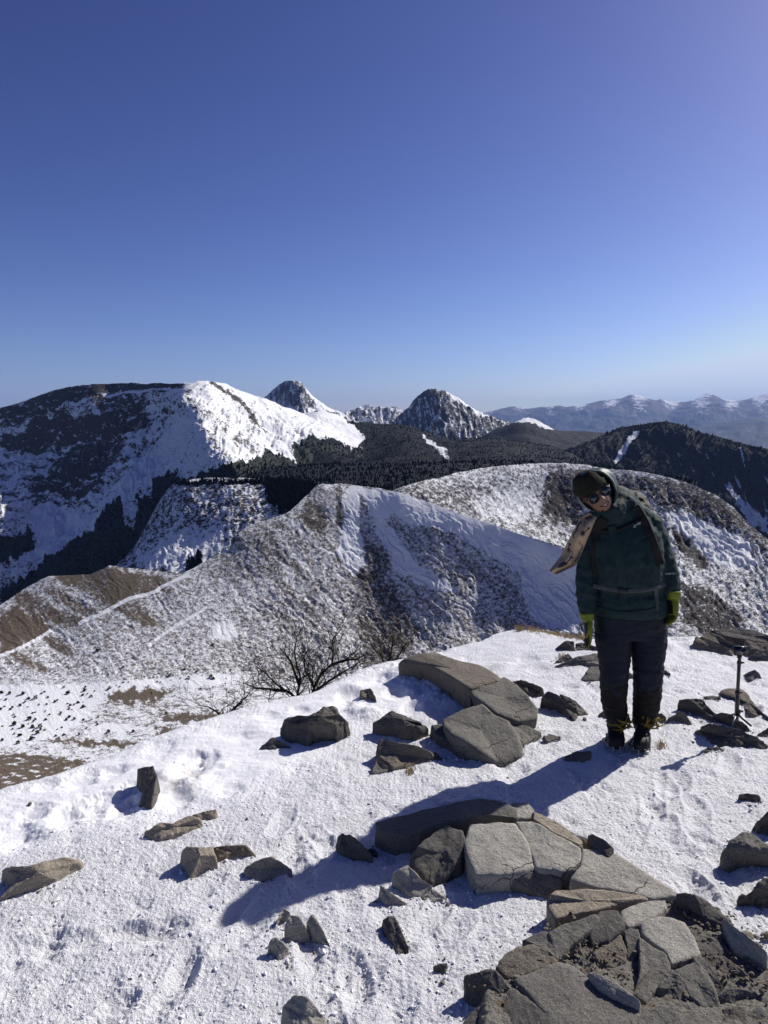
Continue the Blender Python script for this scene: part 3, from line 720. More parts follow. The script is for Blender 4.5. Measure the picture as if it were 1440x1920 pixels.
DENTS = [(154, 1458, .09, .045), (87, 1471, .06, .03), (212, 1446, .07, .04), (146, 1521, .11, .05), (120, 1528, .07, .04), (208, 1504, .13, .06), (235, 1510, .08, .045), (62, 1521, .07, .035), (350, 1440, .10, .05), (387, 1419, .07, .045),
         (362, 1417, .07, .04), (421, 1433, .05, .02), (20, 1560, .10, .05), (45, 1575, .08, .035), (500, 1340, .07, .03), (560, 1330, .06, .03), (655, 1305, .09, .05), (640, 1320, .07, .04), (740, 1300, .08, .05), (715, 1275, .07, .03),
         (770, 1330, .07, .04), (300, 1400, .09, .03), (250, 1475, .06, .03), (430, 1480, .07, .03), (330, 1500, .08, .035), (1010, 1255, .08, .03), (990, 1235, .08, .03), (1065, 1290, .07, .03), (1270, 1200, .08, .04), (1230, 1210, .06, .03)]
LUMPS = [(790, 1268, .22, .07), (835, 1285, .16, .05), (760, 1262, .16, .05), (815, 1310, .07, .06), (790, 1318, .06, .05), (845, 1322, .08, .05), (770, 1300, .05, .035), (682, 1340, .09, .06), (665, 1330, .06, .04), (940, 1250, .07, .05), (955, 1246, .05, .03), (360, 1475, .06, .05), (345, 1465, .05, .04),
         (318, 1450, .07, .04), (420, 1430, .05, .04), (1285, 1205, .07, .05), (1255, 1212, .05, .04), (660, 1290, .08, .05), (700, 1340, .07, .05), (380, 1460, .05, .035), (480, 1360, .1, .03), (560, 1360, .06, .03)]

_pr = random.Random(31); PRINTS = []
for (ax, ay), (bx2, by2), n_ in (((520, 2100), (1010, 1500), 9), ((100, 2000), (620, 1480), 9), ((240, 1900), (700, 1480), 8), ((900, 1480), (1120, 1330), 5), ((1330, 1660), (1215, 1440), 6), ((1260, 1560), (1400, 1300), 6), ((640, 1900), (560, 1500), 6), ((300, 1750), (30, 1780), 5)):
    for k_ in range(n_):
        f_ = (k_ + _pr.uniform(-.2, .2)) / n_; p_ = on_base(ax + (bx2 - ax) * f_ + _pr.gauss(0, 14), ay + (by2 - ay) * f_ + _pr.gauss(0, 5))
        q_ = on_base(bx2, by2); PRINTS.append((p_[0] + (.09 if k_ % 2 else -.09), p_[1], math.atan2(q_[1] - p_[1], q_[0] - p_[0]) + _pr.gauss(0, .25), _pr.uniform(.010, .022)))

def ground_z(x, y, fine=True):
    z = base_z(x, y)
    d = (y - np.interp(x, EX, EY)) * 0.78
    fall = np.where(d > 0, 0.88 * (np.sqrt(d * d + 0.12 ** 2) - 0.12) + 0.06 * np.clip(d, 0, 1), 0)
    z = z - fall
    near = np.exp(-np.clip(d, 0, None) * 0.8) * smooth(-3.0, 1.0, y + 2.4)
    jj = 0.25 * fbm(P2(x / 0.5, y / 0.5, 21), 3)
    sm = smooth(-0.32, 0.30, poly_sd(x, y, SMOOTH_W) + jj); fr = smooth(-0.3, 0.3, poly_sd(x, y, FAR_W)); sm = np.maximum(sm, fr)
    z = z + 0.022 * fbm(P2(x / 0.9, y / 0.9, 1), 3) * near
    z = z + sm * near * (0.016 * fbm(P2(x / 0.28, y / 0.16, 2), 4) )
    if fine:
        c = (1 - 0.82 * sm) * near
        crust = fbm(P2(x / 0.085, y / 0.085, 3), 4, 0.55)
        foot = smooth(0.05, 0.5, fbm(P2(x / 0.22, y / 0.30, 4), 3))
        z = z + c * 0.012 * fbm(P2(x / 0.19, y / 0.19, 13), 3) + c * (0.013 * crust * (0.6 + 0.9 * foot) - 0.012 * foot + 0.006 * fbm(P2(x / 0.03, y / 0.03, 5), 3, 0.6, ridged=True))
        z = z + sm * near * 0.0015 * fbm(P2(x / 0.03, y / 0.03, 5), 3)
    if fine:
        for (fx, fy, fa, fd) in PRINTS:
            m = (np.abs(x - fx) < .3) & (np.abs(y - fy) < .3)
            if np.any(m):
                u = (x[m] - fx) * math.cos(fa) + (y[m] - fy) * math.sin(fa); w = -(x[m] - fx) * math.sin(fa) + (y[m] - fy) * math.cos(fa)
                q = (np.abs(u) / .14) ** 3 + (np.abs(w + .012 * np.cos(u * 14)) / .052) ** 3
                zz = np.zeros_like(z); zz[m] = -fd * np.exp(-q) + fd * .35 * np.exp(-(q - 1.5) ** 2)
                z = z + zz
    for k, (a, b, r, h) in enumerate(DENTS + LUMPS):
        p = on_base(a, b); s = -1 if k < len(DENTS) else 1
        q = ((x - p[0]) ** 2 + ((y - p[1]) * 0.85) ** 2) / (r * r)
        m = q < 6
        if np.any(m):
            zz = np.zeros_like(z)
            wob = 1 + 0.6 * fbm(P2(x[m] / 0.06, y[m] / 0.06, 8), 3)
            zz[m] = s * h * 0.55 * np.exp(-(q[m] * wob) ** (2 if s < 0 else 1.2))
            z = z + zz
    return z

nx, ny = 1180, 900
gy_ = on_base(np.full(ny, 720.0), np.linspace(2330, 1170, ny))[:, 1]
extra_b = np.linspace(-6, gy_[0], 24)[:-1]
extra_f = gy_[-1] + np.geomspace(0.02, 240, 66)
ys = np.concatenate([extra_b, gy_, extra_f])
sx = np.concatenate([np.linspace(-3.2, -0.64, 60)[:-1], np.linspace(-0.64, 0.64, nx), np.linspace(0.64, 3.2, 60)[1:]])
Yg = np.broadcast_to(ys[:, None], (len(ys), len(sx))); Xg = sx[None] * np.maximum(Yg, 0.9 - 0.0 * Yg)
Xg = np.where(Yg < 0.9, sx[None] * (0.9 + 0.0 * Yg) * (1 + (0.9 - Yg) * 0.5), Xg)
Zg = ground_z(Xg, Yg)
oc = poly_sd(Xg, Yg, OUT_W); oc2 = poly_sd(Xg, Yg, OUT2_W)
soilmask = smooth(0.035, 0.06, oc + 0.02 * fbm(P2(Xg / 0.06, Yg / 0.06, 4), 3))
o2 = smooth(0.03, 0.08, oc2 + 0.02 * fbm(P2(Xg / 0.06, Yg / 0.06, 4), 3))
bed = 0.014 * fbm(P2(Xg / 0.14, Yg / 0.14, 6), 4, 0.45)
Zg = Zg - 0.025 * soilmask * (1 - o2) + o2 * (0.050 + bed)
yel = smooth(-0.05, 0.1, poly_sd(Xg, Yg, YEL_W)) * smooth(-0.3, 0.3, fbm(P2(Xg / 0.07, Yg / 0.07, 6), 4))
me = mesh_np("summit_ground", np.stack([Xg, Yg, Zg], -1), grid_faces(len(ys), len(sx)))
dE = (Yg - np.interp(Xg, EX, EY))
set_attr(me, "cov", np.stack([np.maximum(soilmask, 0.62 * smooth(0.5, 2.5, dE)), yel, smooth(-0.32, 0.30, poly_sd(Xg, Yg, SMOOTH_W))], -1).reshape(-1, 3))

t = NT("snow_crust"); v = t.coords('Object')
a = t.n("ShaderNodeAttribute", attribute_name="cov"); sp_ = t.n("ShaderNodeSeparateColor"); t.l(a.outputs['Color'], sp_.inputs[0])
nA = t.noise(v, 9, 6, 0.65); nB = t.noise(v, 60, 5, 0.7); nC = t.noise(v, 220, 3, 0.7); nD = t.noise(v, 24, 4, 0.6)
sn = t.mix(t.maprange(nA, 0.35, 0.7), (0.86, 0.86, 0.87), (0.80, 0.80, 0.82))
sn = t.mix(t.math('MULTIPLY', t.maprange(nC, 0.60, 0.74), 0.35), sn, (0.35, 0.35, 0.37))
sn = t.mix(t.math('MULTIPLY', t.maprange(nB, 0.66, 0.78), 0.30), sn, (0.42, 0.37, 0.31))
sn = t.mix(t.math('MULTIPLY', sp_.outputs[1], 0.5), sn, (0.62, 0.53, 0.38))
dirt = t.mix(t.maprange(nB, 0.35, 0.65), (0.07, 0.05, 0.034), (0.20, 0.15, 0.10))
grit = t.mix(t.maprange(nD, 0.33, 0.45), dirt, (0.22, 0.205, 0.175))
mk = t.maprange(t.math('ADD', sp_.outputs[0], t.math('MULTIPLY', t.math('SUBTRACT', nB, 0.5), 0.9)), 0.42, 0.58)
t.l(t.mix(mk, sn, grit), t.b.inputs['Base Color'])
t.l(t.mix(mk, (0.55, 0.55, 0.55), (0.9, 0.9, 0.9)), t.b.inputs['Roughness'])
t.b.inputs['Specular IOR Level'].default_value = 0.25
amt = t.maprange(sp_.outputs[2], 0.0, 1.0, 1.0, 0.25)
hgt = t.math('ADD', t.math('MULTIPLY', nB, 0.8), t.math('MULTIPLY', nC, 0.3))
bp = t.n("ShaderNodeBump"); t.l(hgt, bp.inputs['Height']); t.l(amt, bp.inputs['Strength']); bp.inputs['Distance'].default_value = 0.02
t.l(bp.outputs[0], t.b.inputs['Normal'])
o = link("summit_ground", me, t.m); tag(o, kind="structure")

# ------------------------------------------------------------------ rocks
def rock_mat(name, c1, c2, c3, spots=0.25):
    t = NT(name); v = t.coords('Object')
    a = t.noise(v, 5, 6, 0.65); b = t.noise(v, 38, 8, 0.75); c = t.noise(v, 190, 3, 0.7)
    w = t.voro(v, 55)
    col = t.mix(t.maprange(a, 0.32, 0.68), c1, c2)
    col = t.mix(t.math('MULTIPLY', t.maprange(b, 0.52, 0.70), 0.75), col, c3)
    col = t.mix(t.math('MULTIPLY', t.maprange(c, 0.50, 0.66), 0.6), col, tuple(x * 0.38 for x in c1))
    col = t.mix(t.math('MULTIPLY', t.maprange(c, 0.46, 0.34), 0.5), col, tuple(min(1, x * 1.7) for x in c2))
    col = t.mix(t.math('MULTIPLY', t.maprange(t.noise(v, 14, 5, 0.7), 0.58, 0.70), spots), col, (0.26, 0.19, 0.12))
    t.l(col, t.b.inputs['Base Color']); t.set(Roughness=0.85); t.b.inputs['Specular IOR Level'].default_value = 0.25
    h = t.math('ADD', t.math('MULTIPLY', b, 1.0), t.math('MULTIPLY', c, 0.55))
    wv = t.n("ShaderNodeMix", data_type='VECTOR'); wv.inputs[0].default_value = 0.12
    wn_ = t.n("ShaderNodeTexNoise"); wn_.inputs['Scale'].default_value = 9; wn_.inputs['Detail'].default_value = 6; t.l(v, wn_.inputs['Vector'])
    t.l(v, wv.inputs[4]); t.l(wn_.outputs['Color'], wv.inputs[5])
    ck = t.math('MULTIPLY', t.maprange(t.voro(wv.outputs[1], 5.5, 'DISTANCE_TO_EDGE'), 0.0, 0.022, 1.0, 0.0), t.maprange(t.noise(v, 3.3, 3, 0.5), 0.50, 0.60))
    col = t.mix(t.math('MULTIPLY', ck, 0.7), col, (0.035, 0.030, 0.025)); t.l(col, t.b.inputs['Base Color'])
    h = t.math('ADD', h, t.math('MULTIPLY', w, 0.25)); h = t.math('SUBTRACT', h, t.math('MULTIPLY', ck, 1.2))
    t.l(t.bump(h, 0.9, 0.010), t.b.inputs['Normal'])
    return t.m
R_GREY = rock_mat("andesite_grey", (0.34, 0.32, 0.275), (0.44, 0.415, 0.355), (0.25, 0.235, 0.20), 0.2)
R_BROWN = rock_mat("andesite_brown", (0.33, 0.285, 0.22), (0.43, 0.365, 0.275), (0.23, 0.20, 0.16), 0.6)
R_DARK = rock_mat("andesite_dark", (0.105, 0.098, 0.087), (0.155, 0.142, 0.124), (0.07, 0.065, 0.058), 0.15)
R_MID = rock_mat("andesite_mid", (0.155, 0.145, 0.125), (0.215, 0.20, 0.172), (0.11, 0.103, 0.09), 0.25)  # grey darkened for the shade on tilted slabs, also for tone variety
R_MIDB = rock_mat("andesite_mid_brown", (0.17, 0.147, 0.115), (0.23, 0.197, 0.152), (0.12, 0.105, 0.085), 0.5)  # brown darkened likewise, shade of tilted slabs put into the colour
R_TAN = rock_mat("andesite_tan", (0.24, 0.19, 0.13), (0.32, 0.26, 0.19), (0.17, 0.14, 0.11), 0.6)

GXs, GYs = np.arange(-7, 9, 0.025), np.arange(-1, 11, 0.025)
_GX, _GY = np.meshgrid(GXs, GYs); GZ = ground_z(_GX, _GY, False)
def gz(x, y):
    x = np.atleast_1d(np.asarray(x, float)); y = np.atleast_1d(np.asarray(y, float))
    fx = np.clip((x + 7) / 0.025, 0, len(GXs) - 1.001); fy = np.clip((y + 1) / 0.025, 0, len(GYs) - 1.001)
    ix = fx.astype(int); iy = fy.astype(int); tx = fx - ix; ty = fy - iy
    return (GZ[iy, ix] * (1 - tx) + GZ[iy, ix + 1] * tx) * (1 - ty) + (GZ[iy + 1, ix] * (1 - tx) + GZ[iy + 1, ix + 1] * tx) * ty

def on_ground(px, py, h):
    dx, dy, dz = (float(q) for q in rays(px, py))
    z = 0.0
    for _ in range(14):
        k = (z + h - CAM[2]) / dz
        z = float(gz(k * dx, k * dy)[0]) * 0.7 + z * 0.3
    k = (z + h - CAM[2]) / dz
    return Vector((k * dx, k * dy, z + h))

def rock(label, pts, h=0.06, hc=None, c=None, mat=R_GREY, group=None, flare=0.08, bev=0.012, rough=0.010, name="rock", cat="rock", seed=0, ns=150, sink=0.10, und=0.0, grow=0.0):
    """pts: outline of the upper face as seen in the photo, each (px, py[, height above ground])"""
    def area2(Q): return 0.5 * sum(Q[k][0] * Q[(k + 1) % len(Q)][1] - Q[(k + 1) % len(Q)][0] * Q[k][1] for k in range(len(Q)))
    pa = area2([(p[0], -p[1]) for p in pts])
    for hs in (1.0, 0.85, 0.7, 0.55, 0.42, 0.3, 0.18):
        W = np.array([list(on_ground(p[0], p[1], (p[2] if len(p) > 2 else h) * hs)) for p in pts])
        wa = area2(W); wd = np.ptp(W[:, 0])
        def cross(a, b, c): return (b[0] - a[0]) * (c[1] - a[1]) - (b[1] - a[1]) * (c[0] - a[0])
        m = len(W); bad = wa * pa <= 0 or abs(wa) < 0.13 * wd * wd
        for i in range(m):
            for j in range(i + 2, m):
                if (j + 1) % m == i: continue
                a, b, c_, d = W[i], W[(i + 1) % m], W[j], W[(j + 1) % m]
                if cross(a, b, c_) * cross(a, b, d) < 0 and cross(c_, d, a) * cross(c_, d, b) < 0: bad = True
        if not bad: break
    if hc is not None: hc *= hs
    h *= hs
    if c is None:
        # area centroid
        A = 0; cx = cy = 0
        for k in range(len(W)):
            x0, y0 = W[k, :2]; x1, y1 = W[(k + 1) % len(W), :2]
            q = x0 * y1 - x1 * y0; A += q; cx += (x0 + x1) * q; cy += (y0 + y1) * q
        cxy = np.array([cx / (3 * A), cy / (3 * A)]); cz = None
    else:
        w = on_ground(c[0], c[1], hc if hc is not None else h); cxy = np.array([w.x, w.y])
    g0 = float(gz(cxy[0], cxy[1])[0])
    if hc is not None: cz = g0 + hc
    else: cz = float(np.mean(W[:, 2]))
    # perimeter samples, corners slightly rounded
    nxt = np.roll(W, -1, 0); ln = np.linalg.norm((nxt - W)[:, :2], axis=1)
    cum = np.concatenate([[0], np.cumsum(ln)]); tot = cum[-1]
    s = np.linspace(0, tot, ns, endpoint=False); Q = np.empty((ns, 3))
    Wc = np.concatenate([W, W[:1]])
    for a in range(3): Q[:, a] = np.interp(s, cum, Wc[:, a])
    Q = 0.25 * np.roll(Q, 1, 0) + 0.5 * Q + 0.25 * np.roll(Q, -1, 0)
    size = tot / (2 * math.pi)
    sd_ = seed + len(W) * 3.3 + pts[0][0] * 0.013
    jit = 0.028 * size * fbm(np.stack([Q[:, 0] / (0.5 * size) + sd_, Q[:, 1] / (0.5 * size), Q[:, 2] * 0], -1), 5, 0.62)
    out = Q[:, :2] - cxy; outn = out / (np.linalg.norm(out, axis=1)[:, None] + 1e-6)
    Q[:, :2] += outn * (jit + grow)[:, None]
    # side direction: true outward normal of the outline
    tg = np.roll(Q, -2, 0) - np.roll(Q, 2, 0); nr_ = np.stack([tg[:, 1], -tg[:, 0]], -1)
    nr_ /= (np.linalg.norm(nr_, axis=1)[:, None] + 1e-9)
    nr_ *= np.sign(np.sum(nr_ * outn, 1))[:, None]
    rows = []
    nf = 20
    bev = min(bev, 0.25 * size)
    for f in np.linspace(0.0, 1.0, nf):
        q = np.empty((ns, 3))
        q[:, :2] = cxy + (Q[:, :2] - cxy) * f
        q[:, 2] = cz + (Q[:, 2] - cz) * f
        if f > 0.999: q[:, 2] -= bev * 0.9
        elif f > 0.93: q[:, 2] -= bev * 0.30
        rows.append(q)
    gnd = gz(Q[:, 0], Q[:, 1]); H = np.maximum(Q[:, 2] - gnd, 0.004)
    for k, f in enumerate((0.10, 0.2, 0.32, 0.45, 0.58, 0.72, 0.86, 1.0)):
        q = Q.copy()
        q[:, :2] += nr_ * ((flare * f - und * f) * H + 0.35 * bev * min(1, f * 4))[:, None]
        q[:, 2] = Q[:, 2] - bev - (H + sink - bev) * f
        rows.append(q)
    V = np.stack(rows)
    me = mesh_np("rock", V, grid_faces(len(rows), ns, wrap=True))
    n = np.empty(len(me.vertices) * 3, np.float32); me.vertices.foreach_get("normal", n); n = n.reshape(-1, 3)
    X = V.reshape(-1, 3); S = np.array([sd_, sd_ * 1.7, 0.3])
    big = fbm(X / max(0.10, 0.35 * size) + S, 4, 0.5)
    med = fbm(X / 0.035 + S, 4, 0.6, ridged=True)
    # chipped facets: stepped noise
    st = fbm(X / 0.11 + S * 2, 3); st = np.round(st * 5) / 5.0
    d = rough * (0.9 * big + 0.35 * med + 0.8 * st)
    fade = np.ones(V.shape[:2]); fade[0] = 0.0; fade[1] = .5
    X = X + n * (d * fade.ravel())[:, None]
    X[:ns] = X[:ns].mean(0)
    if nr_ is not None and np.cross(outn[0], outn[3]) < 0: pass
    me.vertices.foreach_set("co", X.ravel()); me.update()
    bm = bmesh.new(); bm.from_mesh(me); bmesh.ops.remove_doubles(bm, verts=bm.verts[:ns], dist=1e-5)
    bmesh.ops.recalc_face_normals(bm, faces=bm.faces[:]); bm.to_mesh(me); bm.free()
    for p in me.polygons: p.use_smooth = True
    # origin at the rock's own place
    cc = Vector((float(cxy[0]), float(cxy[1]), g0)); me.transform(Matrix.Translation(-cc))
    o = link(name, me, mat); o.location = cc
    tag(o, label, cat, group)
    return o

G1 = "flat slabs left of the person"; G2 = "loose stones lying in the foreground snow"; G3 = "slabs of the cracked outcrop"; G4 = "rocks behind the person"; G5 = "rocks around the mini tripod"; G6 = "boulders at the right edge"
# slabs left of the person
rock("long curved slab topping the pile of flat slabs, its far end at the snow edge", [(745, 1244, .09), (755, 1234, .12), (782, 1223, .14), (817, 1222, .15), (859, 1237, .17), (890, 1243, .18), (910, 1249, .19), (939, 1268, .19), (936, 1274, .19), (881, 1290, .19), (862, 1279, .18), (833, 1260, .16), (810, 1249, .14), (790, 1244, .12), (768, 1243, .10)], mat=R_MIDB, group=G1, bev=.012, cat="slab", name="flat_rock", c=(850, 1254), hc=.175, und=.35, rough=.005)
rock("broad square slab in the middle of the pile, below the long curved one", [(881, 1292, .17), (900, 1285, .18), (945, 1267, .18), (967, 1279, .17), (990, 1303, .15), (1009, 1327, .10), (1007, 1346, .07), (971, 1351, .09), (929, 1336, .14), (904, 1315, .17), (884, 1301, .17)], mat=R_MID, group=G1, bev=.010, cat="slab", name="flat_rock", und=.5, rough=.005)
rock("largest dark grey slab at the bottom of the slab pile, sloping to the snow", [(829, 1347, .13), (850, 1335, .15), (904, 1316, .17), (926, 1337, .15), (955, 1349, .12), (967, 1368, .09), (978, 1394, .05), (979, 1415, .02), (935, 1429, .01), (905, 1410, .07), (870, 1388, .12), (846, 1375, .13), (832, 1361, .13)], mat=R_MID, group=G1, und=.5, rough=.007, bev=.012, cat="slab", name="flat_rock")
rock("thin wedge slab at the right of the largest dark slab", [(955, 1351, .07), (985, 1358, .06), (1015, 1372, .03), (998, 1386, .02), (976, 1396, .03), (965, 1372, .06)], mat=R_MID, group=G1, cat="slab", name="flat_rock", bev=.006)
rock("dark edge slab under the left side of the largest slab", [(808, 1358, .08), (826, 1356, .09), (846, 1380, .08), (872, 1396, .06), (899, 1415, .03), (872, 1423, .01), (842, 1400, .03), (818, 1378, .06)], mat=R_DARK, group=G1, cat="slab", name="flat_rock", bev=.008)
rock("dark boulder with a pointed top just left of the slab pile", [(700, 1353, .10), (714, 1344, .15), (733, 1331, .19), (750, 1338, .18), (772, 1346, .16), (792, 1356, .13), (804, 1364, .07), (785, 1363, .11), (760, 1362, .12), (716, 1360, .09)], mat=R_DARK, group=G1, c=(755, 1349), hc=.165, rough=.012)  # dark stone chosen to paint in the shade on its front
rock("sloping grey block below the pointed dark boulder", [(703, 1418, .05), (706, 1398, .10), (713, 1381, .14), (744, 1390, .14), (785, 1397, .12), (812, 1410, .06), (815, 1424, .01), (775, 1433, .01), (737, 1442, .02), (722, 1428, .05)], mat=R_MIDB, group=G1, rough=.011)
rock("small split piece at the lower left of the sloping grey block", [(697, 1449, .01), (704, 1425, .05), (720, 1428, .05), (735, 1443, .01), (712, 1451, .0)], mat=R_MID, group=G1, bev=.006)
rock("tiny dark chip at the right foot of the sloping grey block", [(815, 1410, .03), (833, 1425, .0), (817, 1429, .0)], mat=R_DARK, group=G1, bev=.004)
rock("large dark boulder with a brown back, alone near the snow edge", [(529, 1354, .11), (545, 1345, .15), (560, 1340, .18), (586, 1336, .2), (596, 1328, .22), (626, 1325, .22), (640, 1338, .19), (654, 1353, .11), (630, 1359, .13), (605, 1360, .14), (585, 1361, .14), (549, 1359, .12)], mat=R_DARK, group=G1, c=(600, 1345), hc=.21, rough=.028, flare=.30)  # stone colour darkened to stand in for the shaded front face
rock("small black wedge stone at the left foot of the large dark boulder", [(486, 1402, .01), (500, 1391, .05), (512, 1382, .07), (531, 1390, .05), (547, 1401, .01), (517, 1405, .0)], mat=R_DARK, group=G1, bev=.006)
rock("thin upright stone in the snow near the edge, above the dark boulders", [(676, 1293, .05), (694, 1289, .06), (704, 1304, .04), (707, 1318, .0), (690, 1312, .0), (678, 1306, .02)], mat=R_MIDB, group=G1, bev=.006)
rock("dark knobbly rock partly hidden behind the square slab", [(963, 1276, .06), (975, 1274, .09), (992, 1279, .11), (1018, 1290, .08), (1019, 1300, .03), (1005, 1306, .01), (985, 1295, .05)], mat=R_DARK, group=G4, rough=.016)
rock("leaning dark slab on the snow between the slab pile and the person", [(1015, 1307, .08), (1027, 1294, .12), (1046, 1302, .11), (1064, 1320, .07), (1084, 1340, .02), (1079, 1353, .0), (1062, 1345, .0), (1043, 1322, .04)], mat=R_DARK, group=G4, rough=.008)
rock("flat brown slab leaning against the back of the leaning dark slab", [(1049, 1300, .10), (1066, 1305, .09), (1087, 1322, .05), (1103, 1338, .01), (1087, 1341, .01), (1066, 1321, .05)], mat=R_MID, group=G4, bev=.006)
rock("small flat chip of stone right of the wedge slab", [(1019, 1380, .02), (1031, 1377, .02), (1051, 1381, .01), (1025, 1392, .0)], mat=R_MID, group=G4, bev=.004)
rock("flat stone lying inside the person's shadow at the feet", [(1058, 1416, .03), (1079, 1408, .035), (1108, 1408, .03), (1105, 1424, .01), (1092, 1431, .0), (1066, 1429, .0)], mat=R_MIDB, group=G4, bev=.006)
rock("dark angular rock behind the person's right glove", [(1040, 1215, .02), (1052, 1206, .10), (1064, 1200, .14), (1076, 1201, .13), (1079, 1221, .0), (1060, 1220, .0)], mat=R_DARK, group=G4)
rock("low black rock between the glove and the person's thigh", [(1079, 1207, .07), (1094, 1205, .08), (1110, 1210, .08), (1125, 1217, .05), (1125, 1223, .0), (1080, 1220, .0)], mat=R_DARK, group=G4, rough=.016)
rock("small slanted rock above the low ledge behind the person", [(1041, 1241, .02), (1053, 1231, .07), (1066, 1225, .09), (1073, 1233, .05), (1050, 1243, .0)], mat=R_DARK, group=G4)
rock("low wide ledge of rock behind the person's knee", [(1040, 1248, .02), (1062, 1238, .07), (1088, 1229, .11), (1115, 1223, .12), (1150, 1226, .12), (1150, 1252, .02), (1113, 1245, .05), (1088, 1246, .01), (1060, 1251, .0)], mat=R_MID, group=G4)
rock("block of grey rock showing on both sides of the person's shins", [(1088, 1276, .03), (1098, 1260, .11), (1106, 1249, .14), (1150, 1250, .14), (1187, 1262, .10), (1188, 1273, .01), (1140, 1278, .01)], mat=R_MID, group=G4)
rock("small stone at the left heel of the person", [(1121, 1340, .02), (1130, 1333, .05), (1145, 1333, .05), (1146, 1346, .0)], mat=R_MID, group=G4, bev=.005)
rock("tiny black stone on the open snow right of the person's knees", [(1240, 1257, .02), (1248, 1258, .03), (1256, 1263, .02), (1248, 1267, .0)], mat=R_DARK, group=G4, bev=.003)
# behind the tripod
rock("brown slab with an upturned left end at the far right snow edge", [(1298, 1211, .05), (1301, 1198, .14), (1305, 1192, .18), (1343, 1207, .15), (1371, 1216, .12), (1374, 1228, .04), (1348, 1227, .0), (1312, 1218, .0)], mat=R_MIDB, group=G5)
rock("smooth pale slab leaning behind the brown upturned slab", [(1312, 1194, .18), (1323, 1184, .25), (1345, 1190, .24), (1362, 1199, .22), (1407, 1217, .12), (1404, 1224, .05), (1371, 1217, .08), (1340, 1205, .14)], mat=R_MIDB, group=G5)
rock("long dark slab along the skyline of the snow at the right edge", [(1331, 1181, .20), (1383, 1177, .26), (1416, 1182, .26), (1450, 1192, .24), (1500, 1200, .2), (1500, 1215, .1), (1440, 1206, .12), (1395, 1199, .14), (1358, 1193, .15)], mat=R_DARK, group=G5)
rock("thin slab between the long dark slab and the rounded grey rock", [(1396, 1200, .18), (1420, 1203, .18), (1470, 1212, .16), (1470, 1222, .1), (1407, 1218, .1)], mat=R_MIDB, group=G5, bev=.006)
rock("rounded grey rock on the snow at the frame edge below the slabs", [(1402, 1233, .03), (1410, 1224, .10), (1425, 1218, .14), (1470, 1220, .14), (1470, 1242, .0), (1414, 1240, .0)], mat=R_MID, group=G5)
rock("small pyramid stone on the snow right of the tripod's camera", [(1392, 1267, .01), (1402, 1259, .06), (1415, 1254, .09), (1424, 1261, .06), (1428, 1271, .01), (1408, 1275, .0)], mat=R_MID, group=G5, bev=.006)
rock("biggest dark rock left of the tripod, with a hollow side", [(1270, 1322, .06), (1273, 1311, .13), (1288, 1309, .16), (1303, 1307, .17), (1318, 1311, .15), (1336, 1330, .10), (1350, 1346, .04), (1347, 1357, .0), (1315, 1348, .0), (1280, 1331, .01)], mat=R_DARK, group=G5, rough=.02)
rock("low wedge of rock in front of the biggest dark rock", [(1250, 1347, .01), (1262, 1341, .05), (1273, 1334, .09), (1285, 1336, .09), (1298, 1355, .01), (1275, 1357, .0)], mat=R_MID, group=G5)
rock("pebble of dark stone beside the person's left boot top", [(1232, 1340, .02), (1240, 1338, .03), (1248, 1344, .02), (1242, 1349, .0)], mat=R_DARK, group=G5, bev=.003)
rock("curved ridge of rock running down behind the tripod pole", [(1345, 1300, .03), (1352, 1292, .10), (1362, 1288, .13), (1390, 1291, .14), (1403, 1303, .13), (1416, 1322, .11), (1442, 1347, .08), (1470, 1365, .05), (1470, 1375, .0), (1440, 1355, .0), (1412, 1342, .01), (1390, 1325, .02), (1380, 1304, .05), (1362, 1300, .03)], mat=R_MIDB, group=G5, c=(1404, 1318), hc=.09)
rock("flat grey patch of stone in the snow left of the tripod pole", [(1320, 1307, .02), (1335, 1304, .02), (1351, 1306, .02), (1331, 1314, .0)], mat=R_MID, group=G5, bev=.003)
rock("dark rock under the tripod's feet", [(1336, 1340, .04), (1350, 1334, .08), (1368, 1337, .08), (1384, 1348, .07), (1406, 1364, .03), (1394, 1372, .0), (1358, 1358, .0)], mat=R_DARK, group=G5, rough=.014)
rock("wide cracked rock in the snow below the tripod", [(1302, 1369, .03), (1314, 1361, .09), (1328, 1356, .12), (1360, 1360, .12), (1397, 1368, .11), (1420, 1382, .08), (1439, 1396, .03), (1431, 1405, .0), (1402, 1404, .0), (1364, 1397, .0), (1336, 1396, .0), (1320, 1380, .02)], mat=R_DARK, group=G5, rough=.022)
rock("dark stone at the frame edge right of the wide cracked rock", [(1420, 1377, .02), (1440, 1363, .09), (1480, 1362, .1), (1480, 1386, .0), (1440, 1384, .0)], mat=R_DARK, group=G5)
rock("half-buried gravelly stone just below the wide cracked rock", [(1332, 1404, .01), (1345, 1400, .02), (1357, 1406, .01), (1345, 1412, .0)], mat=R_MIDB, group=G5, bev=.003)
